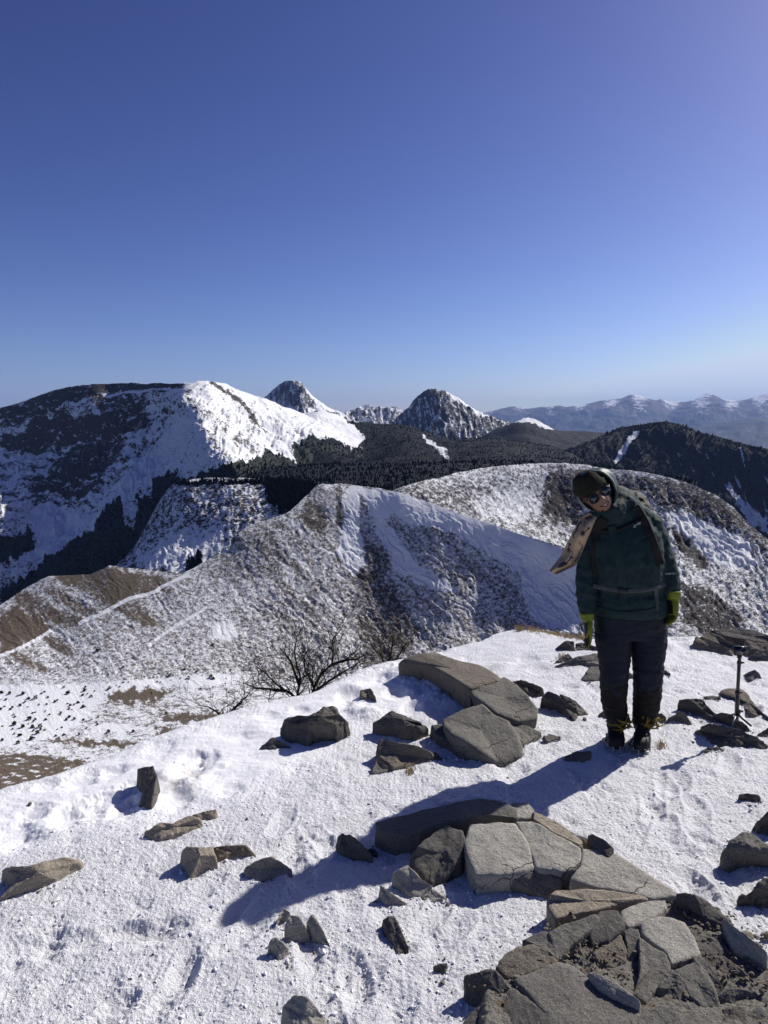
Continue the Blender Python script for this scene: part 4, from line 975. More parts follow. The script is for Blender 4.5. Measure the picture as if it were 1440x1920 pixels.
# right edge
rock("small brown rock casting a dark hollow, alone on the right-hand snow", [(1385, 1488, .05), (1400, 1484, .06), (1424, 1491, .05), (1425, 1506, .0), (1410, 1513, .0), (1394, 1499, .01)], mat=R_MIDB, group=G6)
rock("boulder cut by the right frame edge, the upper one of the three", [(1412, 1545, .06), (1425, 1532, .15), (1445, 1518, .2), (1500, 1510, .2), (1520, 1570, .0), (1440, 1570, .0), (1424, 1566, .0)], mat=R_DARK, group=G6, rough=.016)
rock("big rounded grey boulder at the right edge throwing a shadow on the snow", [(1351, 1597, .10), (1370, 1578, .16), (1392, 1560, .21), (1412, 1562, .21), (1436, 1580, .18), (1470, 1592, .15), (1480, 1625, .02), (1430, 1622, .02), (1392, 1623, .02), (1362, 1631, .0)], mat=R_MID, group=G6, c=(1400, 1588), hc=.19, rough=.014)
rock("rough dark rock cut by the frame edge, the lowest of the three", [(1380, 1690, .03), (1395, 1675, .07), (1412, 1664, .11), (1445, 1640, .15), (1500, 1625, .15), (1520, 1700, .02), (1450, 1705, .0), (1410, 1700, .0)], mat=R_DARK, group=G6, rough=.022)
# loose stones
rock("upright dark stone with a pale right edge in the left snow", [(258, 1440, .10), (270, 1436, .12), (288, 1433, .13), (295, 1452, .10), (290, 1480, .07), (284, 1511, .02), (260, 1515, .0), (264, 1497, .02), (271, 1485, .03), (263, 1470, .04)], mat=R_DARK, group=G2, bev=.008, rough=.008)
rock("long flat brown stone lying diagonally in the left snow", [(271, 1558, .03), (285, 1550, .05), (300, 1542, .06), (325, 1545, .05), (340, 1535, .06), (358, 1529, .06), (376, 1534, .05), (381, 1544, .02), (342, 1560, .02), (296, 1577, .0), (276, 1569, .01)], mat=R_BROWN, group=G2)
rock("small brown stone touching the upper end of the long flat one", [(362, 1528, .03), (380, 1521, .04), (406, 1517, .04), (403, 1532, .01), (381, 1536, .01)], mat=R_BROWN, group=G2, bev=.006)
rock("pointed brown stone at the left frame edge", [(2, 1628, .09), (20, 1623, .12), (62, 1621, .13), (95, 1611, .13), (122, 1604, .12), (154, 1614, .05), (130, 1632, .03), (104, 1650, .02), (60, 1668, .01), (20, 1684, .0), (-8, 1692, .0), (15, 1665, .03), (30, 1645, .07)], mat=R_BROWN, group=G2, c=(70, 1635), hc=.11, rough=.012)
rock("blocky brown stone with a square dark front, lower left", [(340, 1594, .08), (348, 1588, .10), (370, 1586, .12), (400, 1585, .11), (406, 1606, .07), (407, 1627, .01), (380, 1638, .0), (354, 1649, .0), (344, 1620, .02)], mat=R_BROWN, group=G2, c=(376, 1604), hc=.10)
rock("flat tan stone joined to the right of the blocky brown stone", [(400, 1587, .06), (430, 1585, .07), (462, 1583, .07), (480, 1602, .02), (450, 1606, .01), (410, 1612, .01)], mat=R_TAN, group=G2, bev=.008)
rock("dark stone with a tan top touching the tip of the head's shadow", [(458, 1626, .03), (479, 1613, .07), (508, 1604, .09), (530, 1614, .07), (547, 1625, .02), (529, 1640, .0), (483, 1651, .0), (462, 1647, .0)], mat=R_BROWN, group=G2)
rock("topmost small stone of the group of four upright shards", [(518, 1726, .04), (524, 1712, .06), (532, 1702, .07), (544, 1709, .06), (536, 1730, .01), (524, 1733, .0)], mat=R_GREY, group=G2, bev=.006)
rock("largest block of the group of four upright shards", [(534, 1736, .07), (538, 1722, .10), (544, 1713, .11), (560, 1716, .10), (571, 1733, .06), (580, 1752, .01), (562, 1762, .0), (548, 1767, .0)], mat=R_GREY, group=G2, bev=.007)
rock("thin blade-like stone, the right one of the four upright shards", [(577, 1728, .05), (586, 1716, .07), (598, 1732, .06), (609, 1750, .04), (622, 1779, .0), (603, 1765, .01), (588, 1744, .03)], mat=R_GREY, group=G2, bev=.005)
rock("lowest stone of the group of four upright shards", [(505, 1764, .05), (515, 1756, .06), (530, 1766, .05), (541, 1779, .02), (543, 1793, .0), (522, 1801, .0), (512, 1784, .01)], mat=R_GREY, group=G2, bev=.006)
rock("stone slab cut by the bottom frame edge, left of centre", [(530, 1885, .07), (540, 1872, .09), (550, 1862, .10), (575, 1866, .10), (595, 1888, .07), (612, 1909, .03), (614, 1950, .0), (560, 1950, .02)], mat=R_GREY, group=G2, rough=.010)
rock("narrow triangular stone in front of the shadowed block", [(713, 1659, .06), (730, 1672, .05), (763, 1694, .01), (740, 1700, .0), (725, 1702, .0), (718, 1682, .03)], mat=R_GREY, group=G2, bev=.005)
rock("long narrow stone standing alone below the triangular one", [(718, 1722, .04), (727, 1717, .05), (739, 1717, .05), (752, 1742, .04), (765, 1773, .02), (764, 1785, .0), (747, 1791, .0), (728, 1752, .02)], mat=R_DARK, group=G2, bev=.006)
rock("tiny dark cube of stone on the open snow at the bottom", [(813, 1813, .03), (824, 1806, .04), (839, 1805, .04), (834, 1824, .0), (820, 1822, .0)], mat=R_DARK, group=G2, bev=.004)
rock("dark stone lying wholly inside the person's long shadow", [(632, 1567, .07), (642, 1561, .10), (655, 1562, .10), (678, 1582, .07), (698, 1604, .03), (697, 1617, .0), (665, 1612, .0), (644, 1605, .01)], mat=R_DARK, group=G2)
rock("pebble just right of the stone in the long shadow", [(690, 1592, .02), (698, 1590, .03), (708, 1598, .02), (695, 1604, .0)], mat=R_DARK, group=G2, bev=.003)
# outcrop
def slab(label, pts, h=0.09, mat=R_GREY, **k):
    pts = [(p[0], p[1], (.055 + (p[2] - .055) * .55) if (p[1] > 1685 and p[2] > .055) else p[2]) if len(p) > 2 else p for p in pts]
    if pts[0][1] > 1685 and 'rough' in k: k['rough'] = min(k['rough'], .009)
    k.setdefault('bev', .006); k.setdefault('rough', .006); k.setdefault('flare', .01); k.setdefault('grow', .006)
    return rock(label, pts, h, mat=mat, group=G3, name="flat_rock", cat="slab", **k)
slab("long shadowed slab along the far top of the cracked outcrop", [(706, 1541, .11), (760, 1527, .13), (819, 1513, .14), (860, 1503, .14), (906, 1496, .14), (940, 1503, .13), (967, 1513, .12), (968, 1534, .10), (940, 1527, .11), (900, 1531, .11), (872, 1532, .11), (828, 1544, .11), (790, 1556, .11), (746, 1566, .09), (712, 1556, .09)], c=(850, 1523), hc=.13, mat=R_MID)  # darker stone deepens the shadow lying on this slab
slab("narrow slab closing the right end of the long shadowed one", [(962, 1506, .10), (989, 1505, .10), (1000, 1518, .09), (1000, 1533, .08), (971, 1533, .09)])
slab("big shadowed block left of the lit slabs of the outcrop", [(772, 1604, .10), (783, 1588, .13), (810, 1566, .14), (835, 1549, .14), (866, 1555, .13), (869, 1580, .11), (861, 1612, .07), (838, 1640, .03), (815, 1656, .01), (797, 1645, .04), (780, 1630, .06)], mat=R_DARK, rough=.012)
slab("sloping block tucked under the big shadowed block", [(739, 1639, .05), (750, 1630, .07), (765, 1622, .08), (785, 1645, .06), (808, 1660, .03), (790, 1682, .0), (770, 1676, .01), (752, 1660, .02)])
slab("small flat stone at the foot of the big shadowed block", [(795, 1683, .01), (810, 1668, .03), (833, 1683, .0), (800, 1690, .0)], bev=.004)
slab("large sunlit slab half crossed by the shadow edge", [(872, 1580, .11), (878, 1560, .12), (884, 1545, .12), (915, 1543, .12), (940, 1542, .12), (964, 1542, .12), (978, 1562, .11), (988, 1582, .11), (1000, 1624, .09), (969, 1633, .09), (930, 1637, .09), (893, 1639, .08), (882, 1612, .10)], rough=.006)
slab("sunlit slab right of the large one, split from it by a crack", [(968, 1541, .11), (998, 1538, .12), (1018, 1549, .12), (1037, 1562, .12), (1062, 1574, .11), (1086, 1587, .11), (1088, 1621, .09), (1052, 1631, .09), (1028, 1628, .09), (1005, 1625, .09), (990, 1580, .10)], rough=.006)
slab("thin tan strip along the upper right rim of the outcrop", [(1001, 1520, .10), (1024, 1532, .10), (1052, 1547, .10), (1091, 1575, .10), (1088, 1585, .10), (1039, 1560, .10), (1002, 1537, .10)], mat=R_BROWN, bev=.006)
slab("long triangular slab pointing to the right side of the outcrop", [(1070, 1648, .09), (1080, 1636, .10), (1091, 1624, .10), (1094, 1590, .10), (1120, 1592, .10), (1149, 1597, .10), (1200, 1628, .10), (1276, 1676, .08), (1240, 1681, .08), (1215, 1682, .08), (1175, 1673, .08), (1135, 1664, .08), (1100, 1658, .08)], c=(1130, 1635))
slab("small dark upright shard wedged at the outcrop's right rim", [(1104, 1567, .12), (1112, 1563, .14), (1132, 1575, .14), (1148, 1590, .12), (1140, 1606, .10), (1122, 1594, .10)], mat=R_DARK, rough=.004, bev=.004)
slab("small block wedged below the two sunlit slabs", [(960, 1648, .07), (970, 1638, .09), (995, 1635, .09), (1023, 1633, .09), (1052, 1648, .07), (1050, 1663, .04), (1038, 1672, .02), (1022, 1682, .01), (1004, 1674, .02), (985, 1664, .04)], mat=R_MID)
slab("pale wedge slab with a sharp left end in the middle of the outcrop", [(1029, 1688, .09), (1034, 1678, .10), (1042, 1669, .10), (1086, 1667, .10), (1150, 1671, .09), (1213, 1679, .08), (1211, 1685, .08), (1160, 1695, .08), (1110, 1706, .08), (1075, 1714, .07), (1043, 1722, .07), (1033, 1706, .08)], mat=R_BROWN)
EO = .10
slab("pale block at the right of the row behind the pale wedge's lower side", [(1166, 1709, EO), (1182, 1700, EO), (1199, 1693, EO), (1222, 1688, EO), (1246, 1686, EO), (1247, 1702, .10), (1232, 1712, .10), (1214, 1723, .10), (1196, 1731, .10), (1179, 1738, .10), (1170, 1725, .10)])
slab("hooked dark block in the middle of the lower outcrop row", [(1127, 1709, .13), (1140, 1706, .14), (1157, 1707, .14), (1166, 1722, .13), (1168, 1737, .12), (1152, 1750, .11), (1140, 1761, .10), (1112, 1773, .07), (1108, 1752, .10), (1116, 1730, .12)], mat=R_DARK)
slab("long rounded bar of rock bordering the dirt hollow", [(1030, 1748, .13), (1050, 1738, .14), (1085, 1726, .15), (1115, 1715, .15), (1123, 1725, .13), (1105, 1742, .12), (1086, 1757, .11), (1066, 1778, .08), (1048, 1798, .06), (1040, 1780, .09)], mat=R_MID)
slab("narrow block at the left end of the rounded bar", [(984, 1763, .10), (1002, 1752, .12), (1023, 1745, .13), (1036, 1757, .11), (1043, 1780, .09), (1044, 1798, .07), (1033, 1788, .09), (1020, 1776, .10)], mat=R_MID)
slab("rough block on the left rim below the rounded bar", [(933, 1814, .08), (940, 1800, .10), (949, 1788, .11), (975, 1776, .11), (1000, 1771, .11), (1020, 1778, .10), (1035, 1784, .09), (1043, 1802, .07), (1020, 1813, .07), (994, 1822, .06), (958, 1836, .05), (944, 1826, .06)], mat=R_MIDB, rough=.014)
slab("widest slab of the lower outcrop, spreading to the bottom edge", [(967, 1838, .08), (1005, 1822, .09), (1047, 1806, .10), (1073, 1813, .10), (1100, 1830, .09), (1132, 1853, .08), (1165, 1872, .08), (1197, 1888, .08), (1186, 1920, .08), (1140, 1960, .08), (1060, 1960, .08), (1030, 1905, .08), (998, 1870, .08)], rough=.013, c=(1080, 1880), mat=R_MID)
slab("dark squarish block at the outcrop's lower left corner", [(874, 1829, .11), (900, 1822, .13), (926, 1819, .13), (942, 1833, .11), (954, 1850, .09), (935, 1862, .06), (915, 1879, .03), (880, 1886, .0)], mat=R_DARK, rough=.018)
slab("rough slab along the bottom edge below the squarish dark block", [(956, 1852, .07), (985, 1868, .08), (1012, 1888, .08), (1045, 1920, .08), (1070, 1970, .08), (870, 1970, .02), (868, 1925, .02), (884, 1898, .03), (918, 1880, .05)], mat=R_DARK, rough=.02)
slab("thin tilted sliver lying across the widest slab", [(1107, 1826, .13), (1113, 1822, .14), (1132, 1832, .14), (1165, 1852, .14), (1198, 1874, .14), (1196, 1884, .12), (1182, 1880, .11), (1156, 1866, .11), (1128, 1849, .11)], bev=.006, rough=.004)
slab("large smooth pale slab right of the dirt hollow", [(1204, 1733, .11), (1220, 1723, .12), (1240, 1717, .12), (1262, 1720, .12), (1282, 1729, .12), (1298, 1756, .11), (1312, 1786, .10), (1285, 1796, .10), (1258, 1804, .10), (1250, 1786, .10), (1228, 1770, .10), (1207, 1752, .10)], rough=.005)
slab("ribbed block on the right wall of the dirt hollow", [(1199, 1758, .12), (1222, 1773, .12), (1247, 1788, .11), (1254, 1810, .10), (1247, 1828, .09), (1238, 1842, .08), (1224, 1861, .07), (1210, 1878, .06), (1188, 1866, .05), (1196, 1842, .08), (1204, 1815, .10)], mat=R_MID, rough=.012)
slab("slim rib of rock between the hooked block and the ribbed block", [(1172, 1747, .11), (1182, 1741, .12), (1196, 1742, .12), (1198, 1760, .11), (1196, 1782, .08), (1186, 1803, .05), (1176, 1797, .05), (1178, 1770, .09)], bev=.008, mat=R_MID)
slab("blocky knob right of the ribbed block near the bottom edge", [(1237, 1852, .09), (1246, 1834, .11), (1258, 1821, .12), (1272, 1828, .12), (1283, 1838, .11), (1291, 1868, .07), (1278, 1885, .05), (1255, 1880, .04), (1234, 1868, .05)], rough=.012, mat=R_MID)
slab("long steep block descending to the bottom edge, right of the knob", [(1267, 1820, .12), (1285, 1810, .13), (1302, 1804, .13), (1315, 1820, .12), (1328, 1838, .11), (1340, 1862, .08), (1348, 1886, .05), (1332, 1897, .04), (1312, 1882, .06), (1294, 1866, .08), (1284, 1838, .10)], mat=R_MID)
slab("narrow strip of rock right of the long steep block", [(1300, 1796, .11), (1315, 1792, .12), (1335, 1817, .11), (1353, 1846, .09), (1347, 1862, .06), (1338, 1850, .08), (1328, 1835, .10), (1314, 1815, .11)], bev=.006, mat=R_MID)
slab("big dark sloping block on the outcrop's right rim", [(1260, 1696, .11), (1272, 1676, .17), (1286, 1674, .19), (1303, 1677, .19), (1330, 1696, .18), (1360, 1720, .16), (1370, 1740, .12), (1372, 1757, .06), (1350, 1760, .04), (1330, 1758, .04), (1308, 1748, .04), (1290, 1738, .05), (1272, 1718, .08)], mat=R_DARK, rough=.016)
slab("long slab with a bright face at the right end of the outcrop", [(1358, 1722, .16), (1378, 1738, .17), (1405, 1758, .17), (1436, 1782, .16), (1432, 1798, .11), (1408, 1790, .09), (1382, 1778, .09), (1371, 1758, .12)])
slab("flat dark piece filling the gap under the right rim block", [(1292, 1744, .07), (1320, 1758, .07), (1350, 1764, .07), (1366, 1784, .06), (1345, 1790, .06), (1318, 1790, .07), (1304, 1768, .08)], mat=R_DARK, rough=.014)
slab("brownish block under the right end slab", [(1320, 1796, .09), (1338, 1793, .11), (1358, 1792, .12), (1385, 1813, .11), (1411, 1837, .08), (1410, 1852, .04), (1375, 1853, .03), (1352, 1838, .05)], mat=R_MIDB, rough=.014)
slab("rounded block at the lower right, above the bottom edge", [(1345, 1870, .06), (1356, 1860, .08), (1370, 1854, .09), (1395, 1855, .09), (1418, 1860, .08), (1422, 1877, .04), (1402, 1885, .03), (1382, 1891, .03), (1360, 1884, .04)], rough=.014, mat=R_MID)
slab("block at the bottom edge under the rounded lower right block", [(1357, 1893, .06), (1376, 1890, .08), (1396, 1888, .08), (1400, 1930, .05), (1398, 1960, .03), (1352, 1960, .03)], mat=R_MIDB, rough=.014)
slab("tan slab at the very right of the bottom corner", [(1412, 1846, .05), (1425, 1840, .06), (1442, 1838, .07), (1490, 1850, .06), (1490, 1900, .03), (1445, 1900, .03), (1425, 1872, .04)], mat=R_TAN)
slab("slab in the bottom right corner of the frame", [(1404, 1908, .05), (1424, 1892, .07), (1445, 1878, .08), (1500, 1905, .06), (1500, 1960, .04), (1402, 1960, .03)], mat=R_MID, rough=.012)
slab("slab at the bottom edge between the widest slab and the corner blocks", [(1203, 1888, .08), (1232, 1886, .09), (1270, 1891, .09), (1300, 1896, .08), (1334, 1904, .07), (1348, 1960, .05), (1192, 1960, .06), (1194, 1915, .07)], rough=.014, mat=R_MID)
slab("pebble-strewn low slab inside the dirt hollow", [(1115, 1788, .07), (1140, 1770, .08), (1162, 1752, .09), (1172, 1775, .08), (1172, 1800, .06), (1150, 1812, .05), (1125, 1806, .05)], mat=R_MIDB, rough=.012)
for k, (a, b) in enumerate(((1061, 1788), (1073, 1786), (1123, 1789))):
    rock(("small round tan pebble, left of the pair in the dirt hollow", "small round tan pebble, right of the pair in the dirt hollow", "tan pebble alone at the dirt hollow's far side")[k],
         [(a - 4, b, .105), (a - 2, b - 3, .115), (a + 2, b - 3, .115), (a + 5, b, .105), (a + 3, b + 3, .10), (a - 2, b + 3, .10)], mat=R_TAN, name="pebble", cat="pebble", group="pebbles in the dirt hollow", bev=.004, rough=.002, ns=40, sink=.0)
# ------------------------------------------------------------------ loose snow crumbs and stone chips
def crumbs(name, P, S, mat, seed, label):
    g = np.random.default_rng(seed); n = len(P)
    t_ = (1 + 5 ** .5) / 2
    iv = np.array([(-1, t_, 0), (1, t_, 0), (-1, -t_, 0), (1, -t_, 0), (0, -1, t_), (0, 1, t_), (0, -1, -t_), (0, 1, -t_), (t_, 0, -1), (t_, 0, 1), (-t_, 0, -1), (-t_, 0, 1)]) / 1.9
    fi = np.array([(0, 11, 5), (0, 5, 1), (0, 1, 7), (0, 7, 10), (0, 10, 11), (1, 5, 9), (5, 11, 4), (11, 10, 2), (10, 7, 6), (7, 1, 8), (3, 9, 4), (3, 4, 2), (3, 2, 6), (3, 6, 8), (3, 8, 9), (4, 9, 5), (2, 4, 11), (6, 2, 10), (8, 6, 7), (9, 8, 1)])
    V = iv[None] * S[:, None, None] * g.uniform(.55, 1.3, (n, 12, 1)) * g.uniform(.6, 1.3, (n, 1, 3)) * np.array([1, 1, .75]) + P[:, None, :]
    Fq = fi[None] + (np.arange(n) * 12)[:, None, None]
    o = link(name, mesh_np(name, V.reshape(-1, 3), Fq.reshape(-1, 3), False), mat); tag(o, label, "snow" if "snow" in name else "gravel", kind="stuff")
EDGES = []
for o_ in list(COL.objects):
    if o_.name.split('.')[0] in ("rock", "flat_rock") and o_.type == 'MESH':
        c_ = np.array(o_.location); me_ = o_.data; k_ = rng.choice(len(me_.vertices), 60)
        for i_ in k_:
            v_ = np.array(me_.vertices[i_].co) + c_
            if v_[2] < float(gz(v_[0], v_[1])[0]) + .02: EDGES.append(v_[:2])
EDGES = np.array(EDGES)
uu = rng.uniform(0, 1440, 3200); vv_ = 1330 + 640 * rng.uniform(0, 1, 3200) ** .8
Pc = on_base(uu, vv_)[:, :2] + rng.normal(0, .01, (3200, 2))
Ec = EDGES[rng.choice(len(EDGES), 2200)] + rng.normal(0, .022, (2200, 2))
Pc = np.concatenate([Pc, Ec])
keep = (poly_sd(Pc[:, 0], Pc[:, 1], OUT_W) < -0.0) & (poly_sd(Pc[:, 0], Pc[:, 1], SMOOTH_W) < .15) & (Pc[:, 1] < np.interp(Pc[:, 0], EX, EY) - .1)
Pc = Pc[keep]; Sz = np.exp(rng.normal(math.log(.0036), .42, len(Pc)))
crumbs("loose_snow", np.column_stack([Pc, ground_z(Pc[:, 0], Pc[:, 1]) + Sz * .15]), Sz, simple_mat("snow_crumb", (0.84, 0.84, 0.86), 0.6, 0.2), 5, "crumbs of loose crusty snow scattered over the trodden snow")
a1 = EDGES[rng.choice(len(EDGES), 500)] + rng.normal(0, .03, (500, 2))
a2 = on_base(rng.normal(1100, 60, 260), rng.normal(1800, 35, 260))[:, :2]; a3 = on_base(rng.uniform(0, 1440, 90), rng.uniform(1350, 1900, 90))[:, :2]; a4 = on_base(rng.uniform(1280, 1440, 260), rng.uniform(1740, 1900, 260))[:, :2]
Pg = np.concatenate([a1, a2, a3, a4]); inn = poly_sd(Pg[:, 0], Pg[:, 1], OUT2_W) > .02
Sz = np.exp(rng.normal(math.log(.0045), .5, len(Pg)))
crumbs("gravel", np.column_stack([Pg, ground_z(Pg[:, 0], Pg[:, 1]) + inn * .062 + Sz * .2]), Sz, simple_mat("stone_chip", (0.17, 0.145, 0.11), 0.9, 0.2, 60, .001, .5), 6, "small stone chips between the slabs and beside the rocks")

# ------------------------------------------------------------------ the person
from mathutils.bvhtree import BVHTree
PY0 = 3.95
def W(px, py, dy=0.0):
    return Vector(at(px, py, PY0 + dy).tolist())

def loft_bm(bm, secs, n=24, sup=2.0):
    """secs: (centre, U half vector, V half vector) closed at both ends"""
    rings = []
    for c, U, V in secs:
        r = []
        for k in range(n):
            a = 2 * math.pi * k / n
            ca, sa = math.cos(a), math.sin(a)
            e = 2.0 / sup
            x = math.copysign(abs(ca) ** e, ca); y = math.copysign(abs(sa) ** e, sa)
            r.append(bm.verts.new(c + U * x + V * y))
        rings.append(r)
    for a, b in zip(rings, rings[1:]):
        for k in range(n):
            bm.faces.new((a[k], a[(k + 1) % n], b[(k + 1) % n], b[k]))
    bm.faces.new(rings[0][::-1]); bm.faces.new(rings[-1])

def tube_bm(bm, pts, n=14, flat=1.0, ref=Vector((0, 1, 0))):
    """pts: (position, radius); flat scales the half vector nearest to ref"""
    secs = []
    for i, (p, r) in enumerate(pts):
        a = pts[max(i - 1, 0)][0]; b = pts[min(i + 1, len(pts) - 1)][0]
        t = (b - a).normalized()
        v = (ref - t * ref.dot(t))
        if v.length < 1e-3: v = Vector((1, 0, 0)) - t * t.x
        v.normalize(); u = t.cross(v)
        secs.append((p, u * r, v * r * flat))
    # rounded ends
    d0 = (pts[0][0] - pts[1][0]).normalized(); d1 = (pts[-1][0] - pts[-2][0]).normalized()
    c, U, V = secs[0]; secs.insert(0, (c + d0 * pts[0][1] * 0.7, U * 0.55, V * 0.55))
    c, U, V = secs[-1]; secs.append((c + d1 * pts[-1][1] * 0.7, U * 0.55, V * 0.55))
    loft_bm(bm, secs, n)

def ell_bm(bm, c, A, B, C_, n=20, m=12):
    secs = []
    for i in range(1, m):
        t = math.pi * i / m
        secs.append((c - C_ * math.cos(t), A * math.sin(t), B * math.sin(t)))
    loft_bm(bm, secs, n)

def voxel(bm, size, it=3):
    bmesh.ops.recalc_face_normals(bm, faces=bm.faces[:])
    me = bpy.data.meshes.new("tmp"); bm.to_mesh(me); bm.free()
    o = bpy.data.objects.new("tmp", me); COL.objects.link(o)
    m = o.modifiers.new("r", 'REMESH'); m.mode = 'VOXEL'; m.voxel_size = size; m.use_smooth_shade = True
    s = o.modifiers.new("s", 'SMOOTH'); s.factor = 0.5; s.iterations = it
    dg = bpy.context.evaluated_depsgraph_get(); dg.update()
    out = bpy.data.meshes.new_from_object(o.evaluated_get(dg))
    bpy.data.objects.remove(o); bpy.data.meshes.remove(me)
    for p in out.polygons: p.use_smooth = True
    return out

def vcos(me):
    a = np.empty(len(me.vertices) * 3, np.float32); me.vertices.foreach_get("co", a); return a.reshape(-1, 3).astype(float)
def vnor(me):
    a = np.empty(len(me.vertices) * 3, np.float32); me.vertices.foreach_get("normal", a); return a.reshape(-1, 3).astype(float)
def push(me, d):
    X = vcos(me) + vnor(me) * d[:, None]; me.vertices.foreach_set("co", X.ravel()); me.update()

def bvh(me): return BVHTree.FromPolygons([v.co for v in me.vertices], [tuple(p.vertices) for p in me.polygons])
def hit(tree, px, py, off=0.006, fallback=-0.15):
    d = Vector([float(q) for q in rays(px, py)]).normalized()
    loc, nor, i, dist = tree.ray_cast(Vector(CAM.tolist()), d, 20)
    if loc is None: return W(px, py, fallback)
    return loc - d * off

def ribbon(tree, pts, width, thick=0.004, off=0.004, steps=28):
    """flat band lying on a surface along pixel points"""
    P = [hit(tree, *p, off) for p in pts]
    out = []
    n = len(P)
    for s in range(steps + 1):
        f = s / steps * (n - 1); i = min(int(f), n - 2); t = f - i
        px = pts[i][0] + (pts[i + 1][0] - pts[i][0]) * t; py = pts[i][1] + (pts[i + 1][1] - pts[i][1]) * t
        out.append(hit(tree, px, py, off))
    # smooth depth
    for _ in range(3):
        out = [out[0]] + [(out[k - 1] + out[k] * 2 + out[k + 1]) / 4 for k in range(1, len(out) - 1)] + [out[-1]]
    bm = bmesh.new(); secs = []
    for k, p in enumerate(out):
        a = out[max(k - 1, 0)]; b = out[min(k + 1, len(out) - 1)]
        t = (b - a).normalized(); nrm = (Vector(CAM.tolist()) - p).normalized()
        u = t.cross(nrm).normalized(); v = u.cross(t)
        w = width if not callable(width) else width(k / len(out))
        secs.append((p, u * w * 0.5, v * thick))
    loft_bm(bm, secs, 10, 4.0)
    bmesh.ops.recalc_face_normals(bm, faces=bm.faces[:])
    me = bpy.data.meshes.new("band"); bm.to_mesh(me); bm.free()
    for q in me.polygons: q.use_smooth = True
    return me

def fabric(name, col, rough=0.75, weave=900, wr=18, sheen=0.0, bd=0.004):
    t = NT(name); v = t.coords('Object')
    n = t.noise(v, wr, 5, 0.6, 0.6); w = t.noise(v, weave, 2, 0.5)
    t.l(t.mix(t.maprange(n, 0.3, 0.7), tuple(c * 0.8 for c in col), tuple(c * 1.2 for c in col)), t.b.inputs['Base Color'])
    t.set(Roughness=rough); t.b.inputs['Specular IOR Level'].default_value = 0.3
    b1 = t.bump(n, 0.6, bd)
    t.l(t.bump(w, 0.25, 0.001, b1), t.b.inputs['Normal'])
    return t.m
M_JACKET = fabric("jacket_green", (0.006, 0.023, 0.024)); M_HOOD = fabric("hood_green_rimlit", (0.026, 0.055, 0.052), 0.5)  # hood paler than the jacket: sun's rim light put into its colour
M_TROUS = fabric("trouser_navy", (0.005, 0.008, 0.018)); M_BLACK = fabric("black_nylon", (0.006, 0.006, 0.007), 0.7)
M_GAITER = fabric("gaiter_black", (0.003, 0.003, 0.0035), 0.8); M_BEANIE = fabric("beanie_knit", (0.014, 0.014, 0.008), 0.95, 300, 60)
M_GLOVE = fabric("glove_lime", (0.16, 0.19, 0.015), 0.7); M_GLOVEB = fabric("glove_black", (0.008, 0.008, 0.008), 0.6)
M_CLOTH = fabric("printed_cotton", (0.40, 0.29, 0.18), 0.9); M_PRINT = simple_mat("cloth_print", (0.02, 0.025, 0.045), 0.9)
M_SKIN = simple_mat("skin", (0.22, 0.115, 0.08), 0.5, 0.4, 60, 0.0006, 0.08)
M_MOUTH = simple_mat("lips", (0.22, 0.07, 0.055), 0.4, 0.4); M_TEETH = simple_mat("teeth", (0.65, 0.60, 0.52), 0.25, 0.5)
M_DARKM = simple_mat("mouth_inside", (0.02, 0.006, 0.005), 0.6)
M_FRAME = simple_mat("black_plastic", (0.006, 0.006, 0.007), 0.3, 0.5); M_LENS = simple_mat("dark_lens", (0.015, 0.02, 0.035), 0.06, 0.8)
M_YELLOW = fabric("yellow_webbing", (0.20, 0.145, 0.02), 0.7); M_STEEL = simple_mat("crampon_steel", (0.25, 0.24, 0.22), 0.4, 0.5, metal=0.8)
M_GREYW = fabric("grey_webbing", (0.055, 0.065, 0.062), 0.7); M_WHITE = simple_mat("white_print", (0.45, 0.46, 0.48), 0.7)
M_RUBBER = simple_mat("boot_rubber", (0.012, 0.011, 0.011), 0.6, 0.3, 40, 0.003, 0.3)
M_EYE = simple_mat("eye_white", (0.5, 0.48, 0.45), 0.2, 0.5)

HC = W(1113, 924, -0.05)
HU = Vector((-0.56, -0.06, 0.81)).normalized()      # up axis of the tilted head
HF = Vector((0.04, -0.99, -0.02)); HF = (HF - HU * HF.dot(HU)).normalized()
HR = HF.cross(HU) * -1.0                             # towards the picture's right
if HR.x < 0: HR = -HR
HS = 1.10
def HP(a, b, c): return HC + HR * (a * HS) + HU * (b * HS) + HF * (c * HS)

# body: one continuous surface from head to feet
bm = bmesh.new()
ell_bm(bm, HP(0, .018, -.008), HR * .081, HF * .101, HU * .108)
ell_bm(bm, HP(0, -.045, .016), HR * .062, HF * .077, HU * .068)
tube_bm(bm, [(HP(0, -.07, -.02), .052), (W(1148, 965, .05), .056), (W(1160, 985, .06), .07)])
hor = lambda px, py, hw, hd, dy=.02: (W(px, py, dy), Vector((hw, 0, 0)), Vector((0, hd, 0)))
loft_bm(bm, [hor(1182, 1150, .15, .10), hor(1180, 1105, .145, .095), hor(1175, 1050, .155, .10), hor(1170, 1005, .155, .10), hor(1166, 975, .12, .08), hor(1160, 960, .06, .05)])
for s in (((1214, 985), (1252, 1062), (1262, 1112)), ((1120, 1000), (1102, 1065), (1101, 1148))):
    tube_bm(bm, [(W(*s[0], .03), .05), (W(*s[1], .02), .04), (W(*s[2], -.03), .03)])
for s in (((1155, 1160), (1152, 1270), (1153, 1362)), ((1210, 1160), (1212, 1275), (1205, 1366))):
    tube_bm(bm, [(W(*s[0], .02), .075), (W(*s[1], .0), .055), (W(*s[2], .07), .033)])
me = voxel(bm, 0.007, 2)
